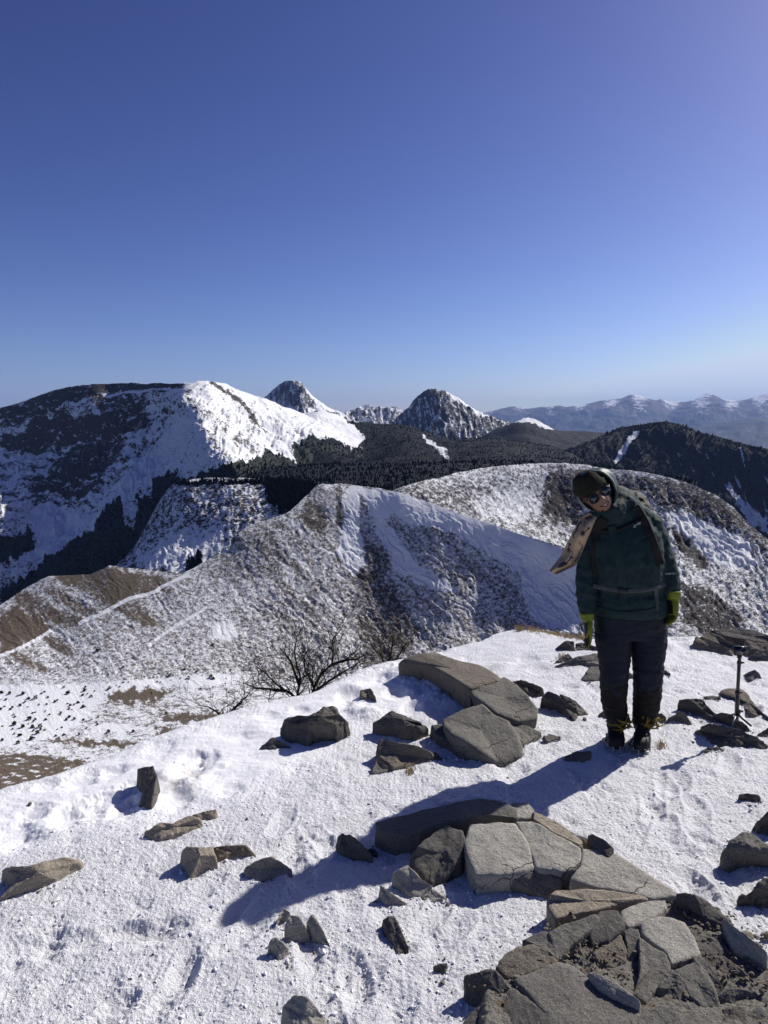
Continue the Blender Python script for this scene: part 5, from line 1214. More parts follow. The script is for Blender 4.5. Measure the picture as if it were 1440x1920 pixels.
X = vcos(me); rel = X - np.array(HC); a = rel @ np.array(HR) / HS; b = rel @ np.array(HU) / HS; c = rel @ np.array(HF) / HS
front = smooth(0.02, 0.06, c) * (np.linalg.norm(rel, axis=1) < 0.16)
g_ = lambda a0, b0, sa, sb: np.exp(-((a - a0) / sa) ** 2 - ((b - b0) / sb) ** 2)
dz = .020 * g_(0, -.022, .012, .014) + .010 * g_(0, .002, .008, .022) + .006 * g_(.034, -.024, .020, .018) + .006 * g_(-.034, -.024, .020, .018) + .006 * g_(0, .036, .05, .012)
dz += -.008 * g_(.031, .012, .015, .010) - .008 * g_(-.031, .012, .015, .010) + .007 * g_(0, -.088, .020, .014) + .004 * g_(0, -.052, .022, .012)
X += (front * dz)[:, None] * np.array(HF)
me.vertices.foreach_set("co", X.ravel()); me.update()
FEET = Vector((1.43, 3.97, 0.0))
me.transform(Matrix.Translation(-FEET)); me.materials.append(M_SKIN)
person = link("person", me); person.location = FEET
tag(person, "smiling hiker in a dark green hooded jacket and black gaiters, leaning sideways on the snow", "person")
def wear(name, me, mat):
    if isinstance(me, bmesh.types.BMesh):
        b_ = me; bmesh.ops.recalc_face_normals(b_, faces=b_.faces[:]); me = bpy.data.meshes.new(name); b_.to_mesh(me); b_.free()
        for p in me.polygons: p.use_smooth = True
    o = bpy.data.objects.new(name, me); COL.objects.link(o)
    if len(me.materials) == 0: me.materials.append(mat)
    me.transform(Matrix.Translation(-FEET)); o.parent = person
    return o

# jacket
bm = bmesh.new()
loft_bm(bm, [hor(1181, 1148, .200, .150, .02), hor(1181, 1140, .205, .155, .02), hor(1180, 1122, .203, .152, .02), hor(1179, 1106, .188, .140, .02), hor(1177, 1085, .203, .152, .01), hor(1174, 1050, .205, .158, .01),
             hor(1172, 1015, .198, .150, .02), hor(1170, 992, .185, .138, .03), hor(1167, 972, .150, .118, .04), hor(1158, 955, .105, .10, .03), hor(1149, 940, .075, .085, .03)], 28, 2.3)
loft_bm(bm, [(W(1160, 985, .03), Vector((.14, 0, .03)), Vector((0, .115, 0))), (W(1146, 968, .01), HR * .118, Vector((0, .115, 0))), (W(1136, 955, -.01), HR * .104, Vector((0, .112, 0))), (W(1130, 948, -.015), HR * .085, Vector((0, .095, 0)))], 24)
tube_bm(bm, [(W(1192, 968, .04), .072), (W(1213, 984, .04), .082), (W(1230, 1020, .04), .076), (W(1244, 1058, .02), .069), (W(1252, 1085, -.01), .061), (W(1257, 1106, -.03), .053)])
tube_bm(bm, [(W(1134, 985, .03), .080), (W(1116, 1012, .03), .072), (W(1105, 1050, .02), .062), (W(1100, 1085, .0), .060), (W(1101, 1115, -.01), .056), (W(1102, 1146, -.02), .047)])
tube_bm(bm, [(HP(.020, .0, -.075), .082), (W(1158, 948, .04), .108), (W(1170, 972, .05), .122)])
jm = voxel(bm, 0.0075, 3)
X = vcos(jm)
n1 = fbm(np.stack([X[:, 0] / .16, X[:, 1] / .16, X[:, 2] / .075], -1), 4, .5, ridged=True)
n2 = fbm(np.stack([X[:, 0] / .07 + X[:, 2] / .12, X[:, 1] / .09, X[:, 2] / .09 + 3], -1), 3)
cuff = smooth(1.12, 0.9, X[:, 2]) * ((np.abs(X[:, 0] - 1.43 + .01) > .19))
ring = np.sin(X[:, 2] / .011 + 5 * n2) * .0030 * cuff
n3 = fbm(np.stack([X[:, 0] / .06 - X[:, 2] / .16, X[:, 1] / .2, X[:, 2] / .20 + 9], -1), 3, .5, ridged=True)
push(jm, .008 * n1 + .006 * n2 + .008 * (n3 - .45) + ring)
JT = bvh(jm)
jacket = wear("jacket", jm.copy(), M_JACKET)
# storm flap, pockets, hem
wear("zip_flap", ribbon(JT, [(1146, 985), (1160, 1040), (1168, 1100), (1172, 1142)], .045, .006, .003), M_JACKET)
wear("pocket", ribbon(JT, [(1122, 1010), (1121, 1045), (1130, 1080)], .030, .006, .002), M_JACKET)
wear("pocket", ribbon(JT, [(1212, 1010), (1216, 1045), (1208, 1085)], .030, .006, .002), M_JACKET)
wear("hem", ribbon(JT, [(1120, 1138), (1150, 1146), (1180, 1148), (1215, 1144), (1240, 1136)], .012, .004, .003), M_JACKET)
# chest emblem: a small curved mark
bm = bmesh.new()
for r0, r1 in ((.019, .015), (.012, .0085), (.0055, .002)):
    base = hit(JT, 1201, 984, .010); q = []
    for k in range(9):
        an = math.pi / 2 * k / 8
        for r in (r0, r1):
            q.append(bm.verts.new(base + Vector((-math.cos(an) * r * 1.1, 0, math.sin(an) * r * .75))))
    for k in range(8): bm.faces.new((q[2 * k], q[2 * k + 1], q[2 * k + 3], q[2 * k + 2]))
bm.faces.ensure_lookup_table()
for k in range(3):
    b0 = hit(JT, 1193 - 1, 985 + k * 2, .010) + Vector((-.012, 0, 0))
    bm.faces.new([bm.verts.new(b0 + Vector(v)) for v in ((0, 0, 0), (.018 - .003 * k, 0, .0015), (.018 - .003 * k, 0, .004), (0, 0, .0028))])
wear("chest_emblem", bm, M_WHITE)
cu = bpy.data.curves.new("txt", 'FONT'); cu.body = "GORE-TEX"; cu.size = 0.0125; cu.extrude = 0.0003; cu.align_x = 'CENTER'
to = bpy.data.objects.new("txt", cu); COL.objects.link(to); dg = bpy.context.evaluated_depsgraph_get(); dg.update()
tm = bpy.data.meshes.new_from_object(to.evaluated_get(dg)); bpy.data.objects.remove(to)
p = hit(JT, 1257, 1077, .010)
tm.transform(Matrix.Translation(p) @ Matrix.Rotation(math.radians(90), 4, 'X') @ Matrix.Rotation(math.radians(2), 4, 'Z'))
for q in list(tm.materials): pass
tm.materials.clear(); wear("sleeve_lettering", tm, M_WHITE)

# hood: open shell round the head, deeper at the back
rows, cols = 22, 48
Vh = []
for i in range(rows):
    th = math.radians(4 + (104 - 4) * i / (rows - 1))
    row = []
    for j in range(cols):
        ph = 2 * math.pi * j / cols
        ex = math.sin(ph)          # up component
        rw, rh, rd = (.103 if math.cos(ph) > 0 else .090), (.114 if ex > 0 else .112), .122
        if math.cos(ph) > 0: rw = .094 + .060 * math.exp(-((math.degrees(th) - 62) / 26) ** 2) * math.cos(ph) ** .7
        x = rw * math.sin(th) * math.cos(ph); y = rh * math.sin(th) * ex; z = -rd * math.cos(th)
        if ex < 0: z += .018 * -ex * smooth(1.2, 2.05, np.array(th)).item()
        wob = .005 * math.sin(5 * ph + 3 * th) + .004 * math.sin(9 * ph + 1.3)
        row.append(tuple(HP(x * (1 + wob * 3) + .006, y + .006, z + .004)))
    Vh.append(row)
Vh = np.array(Vh); rim = Vh[-1]
inn = [Vh[-1] + (np.array(HP(0, 0, .05)) - Vh[-1]) * s for s in (.03, .06)] + [Vh[k] + (np.array(HC) - Vh[k]) * .07 for k in range(rows - 2, -1, -1)]
Vh[-1] += np.array(HF) * .004
A = np.concatenate([Vh, np.stack(inn)], 0)
hm = mesh_np("hood", A, grid_faces(A.shape[0], cols, True))
X = vcos(hm); n = fbm(X / .05, 3) * .006; push(hm, n)
wear("hood", hm, M_HOOD)
wear("hood_toggle", (lambda b_: (ell_bm(b_, hit(JT, 1130, 958, .012), Vector((.006, 0, 0)), Vector((0, .006, 0)), Vector((0, 0, .006)), 10, 6), b_)[1])(bmesh.new()), M_BLACK)
wear("hood_toggle", (lambda b_: (ell_bm(b_, hit(JT, 1171, 962, .012), Vector((.004, 0, 0)), Vector((0, .004, 0)), Vector((0, 0, .005)), 10, 6), b_)[1])(bmesh.new()), M_GREYW)

# beanie
bm = bmesh.new(); secs = []
for k in range(12):
    t_ = k / 11; b_ = .026 + .092 * math.sin(t_ * math.pi / 2); r = math.cos(t_ * math.pi / 2) ** .62
    r = max(r, .06); e = .007 if k < 3 else 0
    secs.append((HP(0, b_, .006 - .010 * (1 - t_)), HR * (.086 * r + e), HF * (.106 * r + e)))
loft_bm(bm, secs, 64)
bt = bpy.data.meshes.new("beanie"); bmesh.ops.recalc_face_normals(bm, faces=bm.faces[:]); bm.to_mesh(bt); bm.free()
X = vcos(bt) - np.array(HC); an = np.arctan2(X @ np.array(HR), X @ np.array(HF)); push(bt, .0022 * np.sin(an * 26))
for p in bt.polygons: p.use_smooth = True
wear("beanie", bt, M_BEANIE)
# strands of dark hair under the beanie
bm = bmesh.new()
for k in range(26):
    s = -1 if k % 2 else 1; r = random.uniform
    p0 = HP(s * r(.035, .062), .036 + r(-.006, .006), .066 + r(-.01, .012)); tube_bm(bm, [(p0, .0022), (p0 + HR * s * r(.002, .010) - HU * .016 + HF * .004, .0018), (p0 + HR * s * r(.004, .014) - HU * r(.024, .036), .0006)], 5)
tag(wear("hair", bm, M_BEANIE), kind="stuff")
# smile
def arc(a0, a1, dip, z, r, n=9, w=None):
    return [(HP(a0 + (a1 - a0) * k / (n - 1), -.052 - dip * (1 - ((2 * k / (n - 1)) - 1) ** 2), z - .012 * ((2 * k / (n - 1)) - 1) ** 2), r) for k in range(n)]
bm = bmesh.new(); tube_bm(bm, arc(-.024, .024, .008, .0865, .0050), 8); wear("mouth", bm, M_DARKM)
bm = bmesh.new(); tube_bm(bm, [(p + HU * .0012, r) for p, r in arc(-.019, .019, .0065, .0885, .0030)], 8); wear("teeth", bm, M_TEETH)
bm = bmesh.new(); tube_bm(bm, [(p + HU * .0055, r) for p, r in arc(-.025, .025, .006, .0865, .0028)], 8); tube_bm(bm, [(p - HU * .0060, r) for p, r in arc(-.022, .022, .009, .0865, .0034)], 8); wear("lips", bm, M_MOUTH)
for s in (-1, 1):
    bm = bmesh.new(); ell_bm(bm, HP(s * .031, .004, .072), HR * .012, HF * .010, HU * .008, 12, 8); wear("eye", bm, M_EYE)
# sunglasses
bm = bmesh.new()
def ringp(s): return [HP(s * .0335 + .0265 * math.cos(2 * math.pi * k / 20), .002 + .0225 * math.sin(2 * math.pi * k / 20), .098 - .25 * abs(math.cos(2 * math.pi * k / 20) * .0265 + .012)) for k in range(21)]
for s in (-1, 1): tube_bm(bm, [(p, .0030) for p in ringp(s)], 6)
tube_bm(bm, [(HP(-.008, .008, .099), .0026), (HP(0, .011, .101), .0026), (HP(.008, .008, .099), .0026)], 6)
for s in (-1, 1): tube_bm(bm, [(HP(s * .060, .010, .088), .003), (HP(s * .076, .010, .05), .0026), (HP(s * .080, .008, -.01), .0024)], 6)
gl = wear("sunglasses", bm, M_FRAME)
for s in (-1, 1):
    bm = bmesh.new(); loft_bm(bm, [(HP(s * .0335, .002, .0905 + d), HR * .0262 - HF * .0, HU * .0222) for d in (0, .0018)], 20)
    l_ = wear("lens", bm, M_LENS); l_.parent = gl

# trousers
bm = bmesh.new()
loft_bm(bm, [hor(1181, 1128, .185, .13, .02), hor(1181, 1150, .195, .135, .02), hor(1182, 1172, .200, .13, .02), hor(1183, 1190, .195, .12, .02)], 24, 2.2)
tube_bm(bm, [(W(1150, 1172, .02), .098), (W(1150, 1200, .01), .098), (W(1152, 1235, .0), .084), (W(1152, 1262, -.01), .075), (W(1152, 1290, 0), .066)], 18, 1.05)
tube_bm(bm, [(W(1216, 1172, .02), .098), (W(1216, 1200, .01), .098), (W(1215, 1235, .0), .086), (W(1215, 1262, -.01), .077), (W(1214, 1290, 0), .068)], 18, 1.05)
tm = voxel(bm, 0.008, 3); X = vcos(tm)
push(tm, .010 * fbm(np.stack([X[:, 0] / .13, X[:, 1] / .13, X[:, 2] / .05], -1), 4, .55, ridged=True) + .0028 * np.sin(X[:, 2] / .012 + 6 * fbm(X / .09, 2)) * smooth(.62, .42, X[:, 2]))
wear("trousers", tm, M_TROUS)
# gaiters
for pts in ([(1151, 1262, .073), (1151, 1280, .074), (1150, 1305, .070), (1153, 1330, .064), (1156, 1345, .058), (1156, 1353, .052)], [(1215, 1262, .076), (1214, 1285, .077), (1213, 1310, .074), (1210, 1335, .067), (1206, 1349, .061), (1204, 1357, .054)]):
    bm = bmesh.new(); tube_bm(bm, [(W(x, y, .07 * smooth(1262, 1345, np.array(float(y))).item()), r) for x, y, r in pts], 18, 1.1)
    gm = voxel(bm, .008, 2); X = vcos(gm)
    push(gm, .009 * fbm(np.stack([X[:, 0] / .1, X[:, 1] / .1, X[:, 2] / .05 + pts[0][0]], -1), 4, .55, ridged=True) + .0020 * np.sin(X[:, 2] / .012 + 7 * fbm(X / .07, 2)))
    wear("gaiter", gm, M_GAITER)
# boots with strapped crampons
for cx, toe_y, hx in ((1156, 3.89, 1153), (1203, 3.84, 1206)):
    bx_ = float(at(cx, 1405, toe_y)[0]); hx_ = float(at(hx, 1385, 4.06)[0]); gzz = float(gz(bx_, 3.95)[0]) + .012
    bm = bmesh.new(); secs = []
    for t_, hw, hh in ((0, .030, .045), (.08, .040, .058), (.25, .044, .065), (.45, .043, .060), (.62, .050, .046), (.8, .052, .038), (.93, .044, .032), (1, .028, .024)):
        y = 4.08 + (toe_y - 4.08) * t_; x = hx_ + (bx_ - hx_) * t_
        secs.append((Vector((x, y, gzz + hh)), Vector((hw, 0, 0)), Vector((0, 0, hh))))
    loft_bm(bm, secs, 20, 2.6)
    tube_bm(bm, [(Vector((hx_, 4.03, gzz + .09)), .050), (Vector((hx_, 4.02, gzz + .16)), .054), (W(hx, 1352, .05), .055)], 16)
    bt = voxel(bm, .007, 2); X = vcos(bt); push(bt, .004 * fbm(X / .03, 4, .6))
    boot = wear("boot", bt, M_RUBBER)
    bm = bmesh.new(); r = random.uniform
    for k in range(4):
        zz = gzz + .095 + .015 * k; ph = r(0, 6)
        pts = []
        for j in range(17):
            a_ = 2 * math.pi * j / 16; rr = .065 + .006 * math.sin(3 * a_ + ph)
            pts.append((Vector((hx_ + rr * math.cos(a_), 4.01 + rr * 1.0 * math.sin(a_), zz + .012 * math.sin(2 * a_ + ph) + .006 * math.sin(5 * a_))), .0052))
        tube_bm(bm, pts, 6)
    for k in range(5):
        p0 = Vector((hx_ + r(-.05, .05), 3.95 + r(-.02, .01), gzz + r(.11, .17))); tube_bm(bm, [(p0, .0045), (p0 + Vector((r(-.03, .03), -.02, r(-.02, .03))), .004), (p0 + Vector((r(-.05, .05), -.01, r(-.05, .02))), .003)], 6)
    s_ = wear("strap", bm, M_YELLOW); s_.parent = boot
    bm = bmesh.new()
    for t_ in (.08, .3, .55, .72, .88, 1.02):
        for s in (-1, 1):
            y = 4.08 + (toe_y - 4.08) * t_; x = hx_ + (bx_ - hx_) * t_ + s * (.046 if t_ < 1 else .018)
            tube_bm(bm, [(Vector((x, y, gzz + .018)), .006), (Vector((x + s * .004, y - (.012 if t_ > 1 else 0), gzz - .016)), .0016)], 6)
    for s in (-1, 1): tube_bm(bm, [(Vector((hx_ + s * .040, 4.07, gzz + .014)), .006), (Vector((bx_ + s * .046, toe_y + .08, gzz + .014)), .006), (Vector((bx_ + s * .024, toe_y + .0, gzz + .014)), .006)], 6)
    s_ = wear("crampon", bm, M_STEEL); s_.parent = boot

# gloves: palm, thumb and four unequal bent fingers
def glove(wx, wy, dirv, side, palm, spread, curl, dy=-.03):
    w0 = W(wx, wy, dy); d = Vector(dirv).normalized(); pn = Vector(palm).normalized(); pn = (pn - d * pn.dot(d)).normalized()
    s = d.cross(pn) * side
    bm = bmesh.new()
    loft_bm(bm, [(w0 - d * .030, s * .042, pn * .040), (w0 - d * .005, s * .040, pn * .038), (w0 + d * .012, s * .034, pn * .028), (w0 + d * .04, s * .043, pn * .024), (w0 + d * .075, s * .046, pn * .022), (w0 + d * .10, s * .042, pn * .018)], 20, 2.4)
    L_ = (.068, .080, .074, .058)
    for k in range(4):
        o = (k - 1.5) * .0215
        p0 = w0 + d * .088 + s * o
        a1 = d + s * o * spread; p1 = p0 + a1.normalized() * L_[k] * .42
        c1 = (a1 + pn * curl[k]).normalized(); p2 = p1 + c1 * L_[k] * .34
        c2 = (a1 + pn * curl[k] * 2.2).normalized(); p3 = p2 + c2 * L_[k] * .30
        tube_bm(bm, [(p0 - d * .02, .0110), (p0, .0115), (p1, .0110), (p2, .0102), (p3, .0088)], 10)
    t0 = w0 + d * .028 - s * .034; t1 = t0 + d * .034 - s * .022 + pn * .010; t2 = t1 + d * .030 - s * .004 + pn * .012
    tube_bm(bm, [(t0 + s * .012, .0135), (t0, .0140), (t1, .0125), (t2, .0100)], 10)
    g = voxel(bm, .0038, 2)
    X = vcos(g); push(g, .0012 * fbm(X / .012, 3) + .0015 * np.sin((X @ np.array(d)) / .0032) * smooth(.02, .0, (X - np.array(w0)) @ np.array(d)))
    g.materials.append(M_GLOVE); g.materials.append(M_GLOVEB)
    pnv = pn * .8 - s * .35
    for p in g.polygons:
        rel = p.center - w0
        if rel.dot(d) > .022 and p.normal.dot(pnv) > .62: p.material_index = 1
    wear("glove", g, M_GLOVE)
glove(1101, 1158, (.10, -.10, -1), 1, (-.85, .1, 0), 1.2, (.25, .35, .5, .6))
glove(1262, 1118, (-.05, -.10, -1), -1, (-.95, -.25, 0), 1.0, (.35, .45, .5, .6), -.05)

# printed cloth tied at the neck, blown out to the side
Lf = [(1106, 962), (1092, 968), (1084, 979), (1073, 1000), (1061, 1022), (1052, 1042), (1041, 1056), (1029, 1070)]
Rt = [(1119, 970), (1113, 982), (1107, 998), (1100, 1014), (1093, 1032), (1086, 1048), (1080, 1060), (1043, 1077)]
def cloth_pt(u, v):
    f = u * (len(Lf) - 1); i = min(int(f), len(Lf) - 2); t_ = f - i
    l = np.array(Lf[i]) * (1 - t_) + np.array(Lf[i + 1]) * t_; r = np.array(Rt[i]) * (1 - t_) + np.array(Rt[i + 1]) * t_
    if u > 1: l = np.array(Lf[-1]); r = np.array(Rt[-1])
    p = l * (1 - v) + r * v
    dy = -.16 - .03 * u + .030 * math.sin(v * 6.5 + u * 3) * (0.3 + u) + .018 * math.sin(u * 10 + v * 3)
    return W(p[0], p[1], dy)
nu, nv = 40, 14
G = np.array([[tuple(cloth_pt(i / (nu - 1), j / (nv - 1))) for j in range(nv)] for i in range(nu)])
Gb = G + np.array([0, .0022, 0]); N_ = nu * nv
Fc = [tuple(q) for q in grid_faces(nu, nv)]
Vv = [tuple(v) for v in G.reshape(-1, 3)] + [tuple(v) for v in Gb.reshape(-1, 3)]
Fb = [tuple(int(x) + N_ for x in q[::-1]) for q in grid_faces(nu, nv)]
edge = [(i, i + 1) for i in range(nv - 1)] + [(i * nv + nv - 1, (i + 1) * nv + nv - 1) for i in range(nu - 1)] + [((nu - 1) * nv + j + 1, (nu - 1) * nv + j) for j in range(nv - 1)] + [((i + 1) * nv, i * nv) for i in range(nu - 1)]
Fe = [(b_, a_, a_ + N_, b_ + N_) for a_, b_ in edge]
Fall = [tuple(int(x) for x in q) for q in Fc] + Fb + Fe; nmat = len(Fall)
def stroke(pts, w0, w1):
    """ink stroke on the cloth, (u,v) points"""
    global Vv, Fall
    base = len(Vv); n = len(pts); w0 *= 2.1; w1 *= 2.1
    for k, (u, v) in enumerate(pts):
        a_ = pts[max(k - 1, 0)]; b_ = pts[min(k + 1, n - 1)]
        p = cloth_pt(u, v) + Vector((0, -.0016, 0)); t_ = (cloth_pt(*b_) - cloth_pt(*a_)).normalized(); s = t_.cross(Vector((0, 1, 0))).normalized()
        w = w0 + (w1 - w0) * k / (n - 1)
        Vv += [tuple(p + s * w), tuple(p - s * w)]
    for k in range(n - 1): Fall.append((base + 2 * k, base + 2 * k + 1, base + 2 * k + 3, base + 2 * k + 2))
def palm(u, v, s, lean, n=8, w=.0026):
    stroke([(u, v), (u - .05 * s, v + lean * .10), (u - .12 * s, v + lean * .16)], .0012, .0018)
    stroke([(u - .115 * s, v + lean * .16 - .07), (u - .125 * s, v + lean * .16), (u - .11 * s, v + lean * .16 + .08)], .002, .002)
    for k in range(n):
        a_ = 2 * math.pi * k / n + .3; stroke([(u, v), (u + .030 * s * math.sin(a_), v + .11 * s * math.cos(a_)), (u + .048 * s * math.sin(a_) + .01, v + .17 * s * math.cos(a_))], w, .0008)
palm(.86, .42, 1.25, 1.0, 9, .0034); palm(.36, .58, .9, 1.2, 8, .0026); palm(.62, .25, .6, -.5, 7, .0014); palm(.12, .35, .7, .8, 7, .0014)
stroke([(.25, .22), (.30, .12), (.38, .18), (.44, .12), (.47, .25)], .0034, .0024); stroke([(.20, .30), (.24, .5), (.28, .42), (.30, .6)], .0012, .0012)
stroke([(.52, .9), (.60, .86), (.68, .9), (.78, .84)], .0010, .0010); stroke([(.48, .62), (.52, .75), (.50, .86), (.56, .92)], .0010, .0010); stroke([(.62, .42), (.66, .38), (.72, .5), (.66, .55), (.62, .42)], .0010, .0010)
stroke([(.05, .2), (.09, .6), (.07, .85)], .0012, .001)
cm = bpy.data.meshes.new("printed_cloth"); cm.from_pydata(Vv, [], Fall); cm.update()
cm.materials.append(M_CLOTH); cm.materials.append(M_PRINT)
for k, p in enumerate(cm.polygons): p.use_smooth = k < nmat; p.material_index = 1 if k >= nmat else 0
wear("neck_cloth", cm, M_CLOTH)

# ------------------------------------------------------------------ backpack (its straps lie on the jacket)
bp = bpy.data.objects.new("backpack", None); COL.objects.link(bp); bp.location = W(1185, 1100, .25)
tag(bp, "black hiking backpack worn on the hiker's back, straps buckled over the green jacket", "backpack")
def packpart(name, me, mat):
    if isinstance(me, bmesh.types.BMesh):
        b_ = me; bmesh.ops.recalc_face_normals(b_, faces=b_.faces[:]); me = bpy.data.meshes.new(name); b_.to_mesh(me); b_.free()
        for p in me.polygons: p.use_smooth = True
    me.transform(Matrix.Translation(-bp.location)); o = bpy.data.objects.new(name, me); COL.objects.link(o); me.materials.append(mat); o.parent = bp; return o
bm = bmesh.new()
loft_bm(bm, [(W(1184, 1108, .25), Vector((.13, 0, 0)), Vector((0, .08, 0))), (W(1184, 1090, .26), Vector((.155, 0, 0)), Vector((0, .11, 0))), (W(1184, 1030, .27), Vector((.155, 0, 0)), Vector((0, .12, 0))), (W(1184, 965, .26), Vector((.14, 0, 0)), Vector((0, .11, 0)))], 20, 3)
pm = voxel(bm, .01, 2); push(pm, .008 * fbm(vcos(pm) / .08, 3)); packpart("pack_body", pm, M_BLACK)
bm = bmesh.new()
ell_bm(bm, W(1186, 938, .22), Vector((.085, 0, -.02)), Vector((0, .10, 0)), Vector((.01, 0, .055)), 20, 10); ell_bm(bm, W(1200, 952, .18), Vector((.07, 0, -.02)), Vector((0, .10, 0)), Vector((0, 0, .05)), 20, 10)
pm = voxel(bm, .008, 2); push(pm, .008 * fbm(vcos(pm) / .04, 3, ridged=True)); packpart("top_lid", pm, M_BLACK)
packpart("shoulder_strap", ribbon(JT, [(1188, 950), (1199, 966), (1209, 985), (1219, 1010), (1229, 1038), (1236, 1060)], .062, .010, .005), M_BLACK)
packpart("shoulder_strap", ribbon(JT, [(1134, 972), (1123, 985), (1118, 1005), (1117, 1030), (1119, 1055), (1124, 1078)], .058, .010, .005), M_BLACK)
packpart("chest_strap", ribbon(JT, [(1120, 992), (1138, 997), (1155, 995), (1172, 988), (1190, 980), (1205, 974)], .018, .005, .008), M_BLACK)
packpart("hip_belt", ribbon(JT, [(1112, 1098), (1130, 1102), (1150, 1106), (1175, 1108), (1205, 1107), (1232, 1101), (1246, 1094)], .026, .005, .006), M_GREYW)
packpart("buckle", ribbon(JT, [(1160, 1106), (1168, 1107), (1177, 1108)], .036, .010, .010), M_FRAME)
packpart("strap_end", ribbon(JT, [(1229, 1103), (1231, 1120), (1233, 1134), (1230, 1144)], .020, .004, .008), M_GREYW)

# ------------------------------------------------------------------ small camera on a mini tripod
tp = bpy.data.objects.new("mini_tripod", None); COL.objects.link(tp)
tb = on_ground(1384, 1352, .07); tp.location = tb
tag(tp, "slim black mini tripod standing among dark rocks and holding a small camera", "tripod")
def tpart(name, bm, mat, parent, root):
    bmesh.ops.recalc_face_normals(bm, faces=bm.faces[:]); me = bpy.data.meshes.new(name); bm.to_mesh(me); bm.free()
    for p in me.polygons: p.use_smooth = True
    me.transform(Matrix.Translation(-root.location)); o = bpy.data.objects.new(name, me); COL.objects.link(o); me.materials.append(mat); o.parent = parent; return o
TY = tb.y
def T(px, py, dy=0): return Vector(at(px, py, TY + dy).tolist())
bm = bmesh.new(); tube_bm(bm, [(T(1381, 1350), .012), (T(1383, 1298), .012)], 14); tube_bm(bm, [(T(1383, 1300), .010), (T(1386, 1243), .010)], 14); tube_bm(bm, [(T(1386, 1244), .010), (T(1387, 1230), .009)], 12)
pole = tpart("pole", bm, M_FRAME, tp, tp)
for a_, b_, r in ((1383, 1299, .015), (1386, 1243, .013), (1384, 1334, .015)):
    bm = bmesh.new(); tube_bm(bm, [(T(a_, b_ - 2), r), (T(a_, b_ + 2), r)], 14); tube_bm(bm, [(T(a_, b_), .008), (T(a_ + 8, b_ - 1), .007)], 8)
    tpart("clamp", bm, M_FRAME, pole, tp)
for ex, ey, dy in ((1408, 1361, -.08), (1366, 1342, .08), (1372, 1360, -.10)):
    bm = bmesh.new(); tube_bm(bm, [(T(1382, 1338), .007), (T(ex, ey, dy), .006)], 8); tpart("leg", bm, M_FRAME, tp, tp)
cb = bpy.data.objects.new("action_camera", None); COL.objects.link(cb); cb.location = T(1389, 1226)
tag(cb, "small black box camera clipped on top of the mini tripod", "camera")
def boxbm(c, hx, hy, hz, bev=.004):
    bm = bmesh.new(); bmesh.ops.create_cube(bm, size=1, matrix=Matrix.Translation(c) @ Matrix.Diagonal((hx * 2, hy * 2, hz * 2, 1)))
    bmesh.ops.bevel(bm, geom=bm.edges[:], offset=bev, segments=3, affect='EDGES'); return bm
cc = T(1389, 1220)
tpart("camera_body", boxbm(cc, .043, .017, .026), M_FRAME, cb, cb)
bm = bmesh.new(); tube_bm(bm, [(cc + Vector((.018, -.012, .006)), .013), (cc + Vector((.018, -.024, .006)), .013)], 18); tpart("lens", bm, M_LENS, cb, cb)
tpart("screen", boxbm(cc + Vector((-.016, -.018, 0)), .020, .001, .018, .0008), M_LENS, cb, cb)
tpart("mount", boxbm(cc + Vector((-.006, 0, -.036)), .012, .010, .012), M_FRAME, cb, cb)

# ------------------------------------------------------------------ bare shrubs behind the snow edge
M_BARK = simple_mat("bark", (0.035, 0.027, 0.022), 0.9, 0.1, 40, 0.003, 0.4)
def shrub(label, stems, dist, seed, twig=5, scale=1.0):
    rnd = random.Random(seed)
    base = Vector(at(stems[0][0][0], stems[0][0][1] + 14, dist).tolist())
    root = bpy.data.objects.new("bare_shrub", None); COL.objects.link(root); root.location = base
    tag(root, label, "shrub", "bare shrubs behind the snow edge")
    bt_, bb = bmesh.new(), bmesh.new()
    def grow(bm, p, d, ln, r, lvl):
        n = 4; pts = [(p.copy(), r)]; q = p.copy(); dd = d.copy()
        for k in range(n):
            dd = (dd + Vector((rnd.gauss(0, .22), rnd.gauss(0, .22), rnd.gauss(0.05, .20)))).normalized()
            q = q + dd * ln / n; rr = r * (1 - .17 * (k + 1)); pts.append((q.copy(), max(rr, .0011)))
            if lvl > 0 and rnd.random() < .62:
                sd = (dd + Vector((rnd.gauss(0, .75), rnd.gauss(0, .75), rnd.gauss(.1, .55)))).normalized()
                grow(bb, q.copy(), sd, ln * rnd.uniform(.42, .72), rr * .62, lvl - 1)
        loft_like(bm, pts)
    def loft_like(bm, pts):
        tube_bm(bm, pts, 5 if pts[0][1] < .006 else 8)
    for st in stems:
        P = [Vector(at(x, y, dist + dy).tolist()) for x, y, dy in [(s[0], s[1], (s[2] if len(s) > 2 else 0)) for s in st]]
        r0 = .0135 * scale; pts = [(p, r0 * (1 - .75 * k / (len(P) - 1))) for k, p in enumerate(P)]
        tube_bm(bt_, pts, 9)
        for k in range(1, len(P)):
            for m in range(twig):
                t_ = rnd.random(); p = P[k - 1].lerp(P[k], t_); d = (P[k] - P[k - 1]).normalized()
                sd = (d * .8 + Vector((rnd.gauss(0, .8), rnd.gauss(0, .6), rnd.gauss(.15, .5)))).normalized()
                grow(bb, p, sd, rnd.uniform(.12, .30) * scale, pts[k][1] * .38 + .0008, 2)
    for nm, b_ in (("stems", bt_), ("twigs", bb)):
        bmesh.ops.recalc_face_normals(b_, faces=b_.faces[:]); me = bpy.data.meshes.new(nm); b_.to_mesh(me); b_.free()
        for p in me.polygons: p.use_smooth = True
        me.transform(Matrix.Translation(-base)); me.materials.append(M_BARK)
        o = bpy.data.objects.new(nm, me); COL.objects.link(o); o.parent = root; tag(o, kind="stuff" if nm == "twigs" else None)
